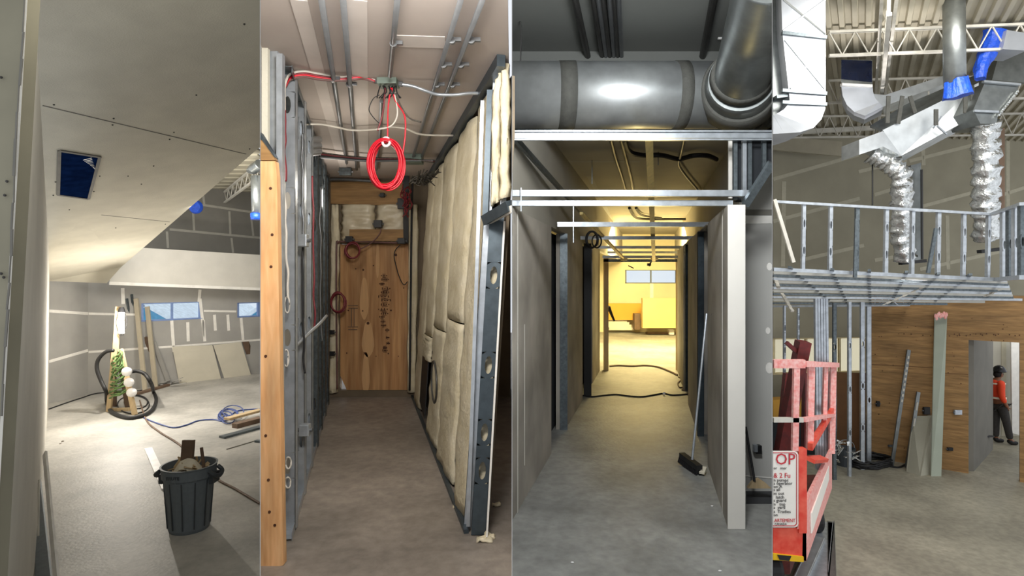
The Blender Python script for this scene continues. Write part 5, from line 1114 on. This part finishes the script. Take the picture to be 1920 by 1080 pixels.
# raised stud row
DS = 8.2
def railp(p, q, h, name, label, mt='galv', cat='steel rail', w=.06): m = M(); m.bar(p, q, w, h); return one(name, m, mt, label, cat)
railp(P(1449.5, 378, DS), P(1860, 402, DS), .035, 'stud_row_track', 'upper steel track of the raised stud row in the high hall')
railp(P(1449.5, 505, DS), P(1868, 524, DS), .05, 'stud_row_track', 'lower steel track of the raised stud row in the high hall')
railp(P(1860, 402, DS), P(1918, 382, 6.4), .035, 'stud_row_track', 'upper track of the stud row turning toward the camera at right')
railp(P(1868, 524, DS), P(1918, 520, 6.4), .05, 'stud_row_track', 'lower track of the stud row turning toward the camera at right')
for k, x in enumerate((1504, 1554, 1604, 1659, 1708, 1757, 1805, 1851)):
    yb = 505 + (x - 1450) * .045; yt = 378 + (x - 1450) * .058
    w = .02 if k in (2,) else .04
    cstud(P(x, yb, DS), P(x + 2, yt, DS), (.045, 0, 0), (0, .045, 0), 'metal_stud', '%s upright steel stud from the left in the raised stud row' % ORD[k], 'galv' if k != 2 else 'galv_dark', (.3, .7), 'studs of the raised row')
for k, (x, d) in enumerate(((1880, 7.6), (1891, 7.25), (1902, 6.9), (1914, 6.5))):
    cstud(P(x, 523, d), P(x, 402 - (x - 1862) * .36, d), (.05, 0, 0), (0, .045, 0), 'metal_stud', '%s steel stud of the corner cluster at the right end of the raised row' % ORD[k], 'galv' if k % 2 == 0 else 'galv_dark', (.5,), 'studs of the corner cluster')
for k, (x0, y0, x1, y1, mt) in enumerate(((1452, 374, 1488, 492, 'joist'), (1755, 428, 1740, 512, 'galv_dark'), (1606, 410, 1603, 520, 'galv_dark'))):
    m = M(); m.bar(P(x0, y0, DS - .1), P(x1, y1, DS - .1), .045, .03, up=(0, 1, 0)); one('diagonal_brace', m, mt, ('pale perforated brace slanting at the left end of the raised stud row', 'grey brace slanting in the middle of the raised stud row', 'dark upright brace beside the third stud of the raised row')[k], 'brace')
# ceiling grid plane (slightly falling to the plywood wall)
g0 = [V((XL(8.2) + .01, 8.2, P(0, 508, 8.2).z)), P(1900, 522, 8.2), P(1925, 552, 11.2), P(1640, 575, 12.5)]
GP = plane(P(1450, 508, 8.2), P(1870, 526, 8.2), P(1640, 577, 12.4))
rg = random.Random(12); kk = 0
for k, t in enumerate([i / 12 for i in range(13)]):
    y0 = 508 + 68 * t ** 1.0; x0 = 1449.6; x1 = 1885 + 20 * t if k < 9 else 1915 - (k - 9) * 70
    p0 = RP(x0, y0, GP); p1 = RP(x1, min(y0 + 20 * (1 - t), 574), GP)
    m = M(); m.bar(p0, p1, .045, .003); 
    for s_ in (-1, 1): m.bar(p0 + V((0, s_ * .022, .02)), p1 + V((0, s_ * .022, .02)), .003, .04)
    one('grid_joist', m, 'galv' if k % 3 == 0 else 'frame_grey' if k % 3 == 1 else 'galv_dark', '%s steel joist from the camera across the suspended ceiling grid' % (ORD[k]), 'steel joist', 'joists of the suspended grid')
for k, (x0, y0, x1, y1) in enumerate(((1480, 506, 1560, 570), (1560, 510, 1590, 574), (1630, 512, 1632, 574), (1700, 515, 1668, 576), (1760, 518, 1702, 575), (1820, 520, 1750, 570), (1880, 523, 1850, 560))):
    m = M(); m.bar(RP(x0, y0, GP) + V((0, 0, .04)), RP(x1, y1, GP) + V((0, 0, .04)), .04, .03); one('grid_runner', m, 'galv_dark', '%s lengthwise runner from the left on the suspended ceiling grid' % ORD[k], 'steel runner', 'runners of the suspended grid')
for k, (x0, y0, x1, y1) in enumerate(((1655, 572, 1732, 538), (1846, 556, 1885, 538), (1450, 512, 1460, 540), (1466, 550, 1486, 584), (1588, 520, 1606, 500))):
    m = M(); a, b = P(x0, y0, 9.5), P(x1, y1, 9.2)
    for i in range(10): m.bar(a.lerp(b, i / 10), a.lerp(b, (i + 1) / 10), .05, .03 if i % 2 else .012)
    one('perforated_strap', m, 'joist', '%s bright perforated strap hanging on the suspended grid' % ORD[k], 'strap', 'perforated straps')
m = M()
for i in range(55):
    x = rg.uniform(1640, 1900); y = 560 + rg.gauss(0, 7) - (x - 1640) * .05; d = 11.6
    p = P(x, y, d); m.bar(p, p + V((rg.uniform(-.12, .12), rg.uniform(-.05, .05), rg.uniform(-.14, .06))), .015, .015)
o = one('wire_clutter', m, 'galv', 'clutter of hangers and wire ends above the plywood wall', 'wire'); o['kind'] = 'stuff'
# left studs below grid
ls = [(1472, 585, 740, 9.6, .03), (1498, 590, 650, 11, .03), (1566, 580, 835, 11.2, .06), (1594, 578, 838, 11.4, .06), (1618, 578, 855, 11.8, .07)]
for k, (x, yt, yb, d, w) in enumerate(ls):
    p = P(x, yb, d); p.z = ZF if k > 1 else p.z
    cstud(p - V((w / 2, 0, 0)), P(x, yt - 12, d) - V((w / 2, 0, 0)), (w, 0, 0), (0, .05, 0), 'metal_stud', '%s upright steel stud from the left below the suspended grid' % ORD[k], 'galv' if k != 2 else 'galv_dark', (.25, .5, .75), 'studs left of the plywood wall')
cstud(V((*P(1626, 560, 12.2).xy, ZF)), P(1626, 572, 12.2), (.09, 0, 0), (0, .05, 0), 'metal_stud', 'bright steel stud right against the left edge of the plywood wall', 'galv', (.4,))
bs_ = [('stud', M().bar(P(1532 + k * 5, 880, 9.4), P(1529 + k * 5, 560, 9.4), .035, .06, up=(0, 1, 0)), 'galv') for k in range(5)]
T('stud_bundle', 'wide bundle of strapped steel studs standing behind the red lift', 'steel studs', bs_)
# plywood fragments and dark items left of ply wall
mat('ply_low', '6b4826', .7, ns=4, na=.1)
m = M(); m.prism([P(1567, 838, 12.9), P(1631, 862, 12.9), P(1631, 700, 12.9), P(1567, 698, 12.9)], V((0, .03, 0))); one('plywood_board', m, 'ply_low', 'low dark plywood panel behind the steel studs left of the plywood wall', 'plywood')
m = M(); m.prism([P(1449.6, 800, 13.2), P(1545, 800, 13.2), P(1545, 745, 13.2), P(1449.6, 750, 13.2)], V((0, .3, 0))); one('material_stack', m, 'tan_board', 'tan stack of boards behind the red lift at the left edge', 'boards')
m = M(); m.prism([P(1449.6, 880, 12.8), P(1566, 860, 12.8), P(1566, 790, 12.8), P(1449.6, 790, 12.8)], V((0, .2, 0))); one('dark_stack', m, 'near_black', 'dark stacked material behind the red lift', 'boards')
# clutter near coil
m = M()
for k in range(7): m.tube([onz(1632 + rg.uniform(-3, 3) + (38 + rg.uniform(-5, 5)) * math.cos(a), 872 + (9 + rg.uniform(-2, 2)) * math.sin(a), ZF) + V((0, 0, .03 + .02 * k)) for a in [i * .3 for i in range(21)]], .022, 6, closed=True)
one('hose_coil', m, 'rubber', 'coiled black hose on the floor at the foot of the plywood wall', 'hose', smooth=True)
cord([(1668, 876), (1685, 878), (1700, 872), (1712, 868)], .02, 'rubber', 'extension_cord', 'black cable running from the hose coil to the leaning sheets', ZF)
b_ = M(); b_.lathe([(.01, 0), (.17, 0), (.19, .35), (.195, .36), (.17, .36), (.16, .3), (.01, .3)], onz(1585, 872, ZF), 20); bh = M(); c_ = onz(1585, 872, ZF) + V((0, 0, .36)); bh.tube([c_ + V((.19 * math.cos(a), 0, .16 * math.sin(a))) for a in [i * .314 for i in range(11)]], .008, 6)
T('bucket', 'dark bucket with wire handle beside the coiled hose', 'bucket', [('body', b_, 'grey_plastic_dark'), ('handle', bh, 'galv')])
m = M()
for i in range(16):
    p = P(rg.uniform(1568, 1600), rg.uniform(828, 862), 11.2); m.bar(p, p + V((rg.uniform(-.25, .25), rg.uniform(-.1, .1), rg.uniform(-.1, .15))), .05, .01)
one('plastic_wrap', m, 'foil', 'crumpled shiny wrap heaped on the bucket beside the coiled hose', 'wrap')['kind'] = 'stuff'
# things leaning on the plywood wall
def leanw(x0, y0, x1, y1, w, mt, name, label, th=.03, off=.05, slots=0):
    b = onz(x1, y1, ZF); t = RP(x0, y0, PW, off); m = M(); m.bar(b + V((0, 0, .01)), t, w, th, up=(0, -1, 0))
    if slots:
        sl = []
        for i in range(slots): s = M(); sl.append(('punched_slot', s, 'joist')); p = b.lerp(t, .55 + .42 * i / slots); q = b.lerp(t, .55 + .42 * (i + .5) / slots); s.bar(p + V((0, -.02, 0)), q + V((0, -.02, 0)), w * .5, .01, up=(0, -1, 0))
        return T(name, label, 'steel stud', [('web', m, mt), *sl])
    return one(name, m, mt, label, 'board')
leanw(1704, 656, 1672, 874, .07, 'duct_dull', 'leaning_stud', 'tall slotted steel stud leaning on the plywood wall', slots=9)
leanw(1722, 735, 1700, 878, .07, 'duct_dull', 'leaning_stud', 'shorter steel stud leaning right of the tall slotted one', slots=2)
mat('sheet_grey', 'a8a594', .85, ns=2, na=.06)
m = M(); m.prism([onz(1700, 884, ZF), onz(1726, 893, ZF), RP(1746, 780, PW, .1), RP(1712, 780, PW, .1)], V((0, .02, 0))); one('leaning_sheet', m, 'sheet_grey', 'low grey gypsum sheet leaning behind the tall board', 'board')
m = M(); m.prism([onz(1726, 893, ZF), onz(1752, 888, ZF), RP(1752, 779, PW, .07), RP(1740, 779, PW, .07)], V((0, .02, 0))); one('leaning_sheet', m, 'sheet_grey', 'narrow grey sheet between the low sheet and the tall board', 'board')
mat('tall_board', 'a9b0a0', .8, ns=2, na=.05)
m = M(); q = [onz(1746, 893, ZF), onz(1765, 893, ZF), RP(1776, 588, PW, .06), RP(1753, 588, PW, .06)]
m.prism(q, V((0, .02, 0))); one('tall_board', m, 'tall_board', 'tall pale green grey board standing against the plywood wall', 'board')
m = M()
for i in range(10): p = P(1754 + i * 2.3, 586 + rg.uniform(0, 12), 11.55); m.ball(p, .03, .02, .05, 6)
one('foam_blob', m, 'lift_pink', 'pinkish foam lump at the top of the tall board', 'foam')
for k, (x, y, w, h, mt) in enumerate(((1737, 770, 12, 14, 'black_box'), (1796, 773, 14, 9, 'galv'), (1646, 757, 6, 10, 'black_box'), (1781, 842, 10, 6, 'black_box'), (1671, 836, 10, 4, 'galv_dark'))):
    p = RP(x, y, PW, .03); jbox(x, y, w, h, p.y, 'outlet_box', ('black outlet box just above the leaning sheets', 'steel outlet box between the tall board and the doorway', 'small black outlet box near the left edge of the plywood wall', 'black outlet box low between the tall board and the doorway', 'small grey outlet box low on the plywood wall')[k], mt, .04)
# ---- scissor lift
LD = 7.0
front_l = 1449.6
Lp = lambda x, y, d=LD: P(x, y, d)
far = 9.3
pf_ = M(); pf_.prism([Lp(front_l, 1046), Lp(1512, 1052), Lp(1512, 842), Lp(1498, 842), Lp(1498, 990), Lp(front_l, 990)], V((0, .06, 0)))
sd_ = M(); sd_.prism([Lp(1512, 1052), P(1560, 916, far), P(1560, 842, far), P(1514, 938, LD)], V((-.05, 0, 0)))
cp = M(); cp.prism([Lp(1498, 842, LD - .02), Lp(1513, 842, LD - .02), Lp(1513, 1000, LD - .02), Lp(1498, 1000, LD - .02)], V((0, .1, 0)))
dk = M(); dk.prism([Lp(1449.8, 1000, 7.09), Lp(1509, 1000, 7.09), P(1556, 890, far), P(1449.8, 890, far)], V((0, 0, -.05)))
dc = M(); dc.prism([P(1521, 1000, 7.25) + V((.012, 0, 0)), P(1553, 900, 8.95) + V((.012, 0, 0)), P(1553, 872, 8.95) + V((.012, 0, 0)), P(1521, 962, 7.25) + V((.012, 0, 0))], V((-.02, 0, 0)))
hz_ = M(); hz_.prism([Lp(front_l, 1050, LD - .02), Lp(1507, 1054, LD - .02), Lp(1507, 1044, LD - .02), Lp(front_l, 1038, LD - .02)], V((0, .02, 0)))
hb_ = M(); hb_.prism([Lp(1462, 1050, LD - .03), Lp(1480, 1052, LD - .03), Lp(1484, 1043, LD - .03), Lp(1458, 1041, LD - .03)], V((0, .01, 0)))
posts = []
for (x, y0, y1, d, w, mt) in ((1490, 680, 845, LD, .07, 'lift_pink'), (1518, 682, 842, 7.6, .08, 'lift_pink'), (1545, 684, 800, 8.6, .06, 'lift_pink'), (1559, 684, 850, far, .09, 'lift_pink')):
    m = M(); m.bar(P(x, y1, d), P(x + 3, y0, d), w, .05, up=(0, 1, 0)); posts.append(('rail_post', m, mt))
rl = []
m = M(); m.bar(P(front_l, 682, LD), P(1508, 682, LD), .10, .06, up=(0, 1, 0)); rl.append(('guard_rail', m, 'lift_pink'))
m = M(); m.bar(P(1505, 682, LD), P(1568, 684, far), .09, .07); rl.append(('guard_rail', m, 'lift_pink'))
m = M(); m.bar(P(front_l, 787, LD), P(1505, 787, LD), .055, .05, up=(0, 1, 0)); rl.append(('mid_rail', m, 'joist'))
m = M(); m.bar(P(1505, 787, LD), P(1562, 778, far), .06, .05); rl.append(('mid_rail', m, 'lift_pink'))
m = M(); m.bar(P(1519, 838, 7.5), P(1560, 770, far), .06, .09); rl.append(('diagonal_rail', m, 'lift_red'))
m = M(); m.bar(P(1519, 862, 7.5), P(1545, 860, 8.5), .05, .12, up=(0, 1, 0)); rl.append(('gate_plate', m, 'lift_red'))
sg = M(); sx0, sx1, sy0, sy1 = front_l, 1497, 846, 989
c = 7
sg.prism([Lp(x, y, LD - .03) for x, y in ((sx0, sy1), (sx1 - c, sy1), (sx1 - 2, sy1 - 2), (sx1, sy1 - c), (sx1, sy0 + c), (sx1 - 2, sy0 + 2), (sx1 - c, sy0), (sx0, sy0))], V((0, .02, 0)))
bd = M()
bp = [(sx0, sy0 + 3), (sx1 - c, sy0 + 3), (sx1 - 3, sy0 + c), (sx1 - 3, sy1 - c), (sx1 - c, sy1 - 3), (sx0, sy1 - 3)]
for a, b in zip(bp[:-1], bp[1:]): bd.bar(Lp(*a, LD - .034), Lp(*b, LD - .034), .008, .004, up=(0, 1, 0))
wh = M(); wh.lathe([(.02, -.09), (.2, -.09), (.22, -.05), (.22, .05), (.2, .09), (.02, .09)], V((Lp(1468, 0).x, LD + .35, ZF + .22)), 24, axis=(1, 0, 0)); wh2 = M(); wh2.lathe([(.02, -.09), (.2, -.09), (.22, -.05), (.22, .05), (.2, .09), (.02, .09)], V((P(1535, 0, far - .4).x - .1, far - .4, ZF + .22)), 24, axis=(1, 0, 0))
ch = M(); ch.prism([V((Lp(front_l, 0).x + .05, LD + .25, ZF + .2)), V((Lp(1500, 0).x, LD + .25, ZF + .2)), V((P(1540, 0, far).x - .1, far, ZF + .2)), V((XL(far) + .05, far, ZF + .2))], V((0, 0, .25)))
ar = M(); ar.bar(P(1465, 850, 8.2), P(1506, 640, 8.0), .16, .16, up=(0, 1, 0)); ar3 = M().bar(P(1462, 860, 8.8), P(1478, 700, 8.8), .12, .1, up=(0, 1, 0)); ar4 = M().bar(P(1514, 840, 8.3), P(1516, 700, 8.3), .14, .1, up=(0, 1, 0))
ar2 = M(); ar2.bar(P(1474, 642, 8.0), P(1494, 660, 8.0), .05, .05, up=(0, 1, 0))
lift_parts = [('toe_board', pf_, 'lift_red'), ('side_panel', sd_, 'lift_pink'), ('corner_post', cp, 'lift_red'), ('deck_plate', dk, 'lift_maroon'), ('decal', dc, 'sign_white'), ('hazard_tape', hz_, 'hazard_yellow', None, [('black_stripe', hb_, 'rubber')]),
    *posts, *rl, ('warning_sign', sg, 'sign_white', {'label': 'white warning sign with red border'}, [('sign_border', bd, 'sign_red')]), ('wheel', wh, 'rubber'), ('wheel', wh2, 'rubber'), ('chassis', ch, 'lift_maroon'), ('scissor_arm', ar, 'lift_maroon'), ('scissor_arm', ar3, 'lift_maroon'), ('scissor_arm', ar4, 'lift_maroon'), ('arm_link', ar2, 'lift_maroon')]
lift = T('scissor_lift', 'red scissor lift platform with guard rails and white warning sign', 'scissor lift', lift_parts)
lorg = V(lift.location); RX = Matrix.Rotation(math.pi / 2, 3, 'X')
sgo = [o for o in lift.children if o.name.startswith('warning_sign')][0]
def tx(body, x, y, h, mt='ink', sx=1.0):
    q = text_mesh(body, h, Lp(x, y, LD - .036), RX @ Matrix.Diagonal((sx, 1, 1)), 'sign_text', mt, sgo, lorg, .0015)
tx('OP', 1453.5, 871, .19, 'sign_red', .95)
tx('or   mor', 1450.5, 880, .045); tx('& 2 Fu', 1450.5, 896, .085, 'sign_red', .9)
for k, (s, y) in enumerate((('n pumps', 903), ('s operator', 909), ('on A', 915), ('s all', 921), ('m out', 928), ('  latch', 935), ('s guard', 941), ('n   top', 948), ('s  yard', 954), ('s  Tradies', 962))): tx(s, 1450.5, y, .052)
tx('on', 1450.5, 968, .05); tx('.ARTEMENT', 1450.5, 979, .058, 'sign_red', .85); tx('CANADA', 1452.5, 984.5, .034)
m = M(); m.bar(P(front_l + 1, 990, LD - .02), P(1500, 990, LD - .02), .01, .01)
m = M(); m.prism([P(x, y, LD - .015) for x, y in ((1495, 992), (1508, 992), (1508, 976), (1498, 976))], V((0, .02, 0))); one('white_tag', m, 'lift_pink', 'pale tag on the lower right corner of the warning sign', 'tag')
# steel tracks on the floor beside the lift
for k, (x0, y0, x1, y1, w, mt, z) in enumerate(((1545, 984, 1530, 1100, .28, 'galv', 0), (1558, 984, 1560, 1100, .1, 'duct_dull', 0), (1536, 1020, 1500, 1100, .16, 'duct', .05))):
    m = M(); a, b = onz(x0, y0, ZF) + V((0, 0, .05 + z)), onz(x1, y1, ZF) + V((0, 0, .05 + z)); m.bar(a, b, w, .01)
    for s_ in (-1, 1): m.bar(a + V((s_ * w / 2, 0, -.02)), b + V((s_ * w / 2, 0, -.02)), .008, .07)
    one('steel_channel', m, mt, ('widest steel channel lying on the floor beside the red lift', 'narrow outermost steel channel lying right of the wide one', 'steel channel lying closest to the red lift corner')[k], 'steel channel', 'channels beside the lift')
# ---- worker
def skin(name, nodes, edges, mt, parent, org, sub=2):
    me = bpy.data.meshes.new(name); me.from_pydata([V(n[0]) - org for n in nodes], edges, []); o = bpy.data.objects.new(name, me); COL.objects.link(o); o.parent = parent
    md = o.modifiers.new('skin', 'SKIN'); md.use_smooth_shade = True
    for i, n in enumerate(nodes):
        r = n[1]; r = (r, r) if not isinstance(r, tuple) else r; me.skin_vertices[0].data[i].radius = r; me.skin_vertices[0].data[i].use_root = (i == 0)
    s = o.modifiers.new('sub', 'SUBSURF'); s.levels = sub; s.render_levels = sub
    me.materials.append(MATS[mt]); return o
FD = 13.45
ft = onz(1876, 832, ZF); FD = ft.y; H = 1.76
O = V((P(1876, 0, FD).x, FD, ZF))
per = bpy.data.objects.new('person', None); COL.objects.link(per); per.location = O
tagit(per, 'person in an orange safety vest, dark trousers and black helmet beyond the plywood doorway', 'person')
w = lambda x, z, y=0: O + V((x, y, z))
# one continuous body
skin('body', [(w(-.05, .93), (.13, .11)), (w(-.07, 1.12), (.12, .12)), (w(-.10, 1.32), (.14, .13)), (w(-.10, 1.46), .09), (w(-.07, 1.52), .055), (w(-.04, 1.60), .085), (w(-.03, 1.68), .085),
    (w(-.04, .90, .09), .09), (w(-.03, .50, .10), .062), (w(-.02, .10, .11), .045), (w(.10, .04, .11), .035),
    (w(-.03, .90, -.09), .09), (w(.06, .50, -.10), .062), (w(.14, .10, -.10), .045), (w(.27, .04, -.10), .035),
    (w(-.12, 1.42, -.18), .06), (w(-.17, 1.15, -.22), .045), (w(-.07, .95, -.24), .035), (w(-.03, .88, -.24), .03),
    (w(-.12, 1.42, .18), .06), (w(-.18, 1.15, .22), .045), (w(-.04, .96, .22), .035), (w(.0, .90, .22), .03)],
    [(0, 1), (1, 2), (2, 3), (3, 4), (4, 5), (5, 6), (0, 7), (7, 8), (8, 9), (9, 10), (0, 11), (11, 12), (12, 13), (13, 14), (3, 15), (15, 16), (16, 17), (17, 18), (3, 19), (19, 20), (20, 21), (21, 22)], 'skin', per, O)
m = M()
for f_, (dx, dz) in enumerate(((.03, -.05), (.02, -.06), (.01, -.06), (.0, -.05), (.04, -.02))):
    for sy in (-.24, .22):
        p = w(-.02, .88, sy) + V((.01 * (f_ - 2), .0, 0)); m.tube([p, p + V((dx, 0, dz))], .009, 6)
m.build('fingers', 'skin', per, O, smooth=True)
skin('trousers', [(w(-.05, .97), (.15, .14)), (w(-.04, .88, .09), .11), (w(-.03, .50, .10), .082), (w(-.02, .12, .11), .07), (w(-.03, .88, -.09), .11), (w(.06, .50, -.10), .084), (w(.14, .12, -.10), .07)],
    [(0, 1), (1, 2), (2, 3), (0, 4), (4, 5), (5, 6)], 'trousers', per, O)
skin('vest', [(w(-.06, 1.0), (.16, .15)), (w(-.08, 1.18), (.15, .16)), (w(-.10, 1.36), (.16, .17)), (w(-.10, 1.46), (.13, .15)), (w(-.095, 1.50), (.085, .09))], [(0, 1), (1, 2), (2, 3), (3, 4)], 'vest', per, O)
skin('sleeve', [(w(-.11, 1.455, -.10), .08), (w(-.12, 1.43, -.17), .085), (w(-.17, 1.16, -.22), .066), (w(-.09, .99, -.24), .05)], [(0, 1), (1, 2), (2, 3)], 'vest', per, O)
skin('sleeve', [(w(-.12, 1.43, .17), .085), (w(-.18, 1.16, .22), .066), (w(-.06, .99, .22), .05)], [(0, 1), (1, 2)], 'vest_red', per, O)
m = M(); m.lathe([(.165, -.02), (.168, 0), (.165, .025)], w(-.07, 1.08), 24, cap=False); m.lathe([(.175, -.0), (.178, .015), (.17, .03)], w(-.10, 1.40), 24, cap=False); m.build('reflective_band', 'reflective', per, O)
for sx, sy in ((0, .11), (.15, -.10)):
    skin('boot', [(w(-.03 + sx, .13, sy), .065), (w(-.02 + sx, .06, sy), .06), (w(.10 + sx, .045, sy), .05), (w(.17 + sx, .04, sy), .04)], [(0, 1), (1, 2), (2, 3)], 'boot', per, O)
m = M(); prof = [(.155, 0), (.15, .02), (.135, .05), (.12, .09), (.085, .125), (.04, .145), (.002, .15)]
m.lathe([(.125, -.01)] + [(r * .9, z) for r, z in prof], w(-.03, 1.68), 24); m.grid(lambda u, v: w(-.03 + .10 + .09 * u, 1.685 - .01 * u, (v - .5) * .2 * (1 - .4 * u)), 3, 6)
m.build('helmet', 'helmet', per, O, smooth=True)
m = M(); m.ball(w(-.07, 1.62), .09, .085, .09, 14); m.build('hair', 'hair', per, O, smooth=True)
m = M(); m.ball(w(.052, 1.60), .018, .014, .022, 8); m.build('nose', 'skin', per, O, smooth=True)
m = M(); m.ball(w(.035, 1.63, -.035), .012, n=8); m.ball(w(.035, 1.63, .035), .012, n=8); m.build('eyes', 'hair', per, O)
m = M(); m.box(w(.045, 1.565), .012, .04, .008); m.build('mouth', 'vest_red', per, O)
m = M(); m.ball(w(-.04, 1.61, -.085), .022, .01, .03, 8); m.ball(w(-.04, 1.61, .085), .022, .01, .03, 8); m.build('ears', 'skin', per, O, smooth=True)

clip_bay(new_since(seen), SC, None)
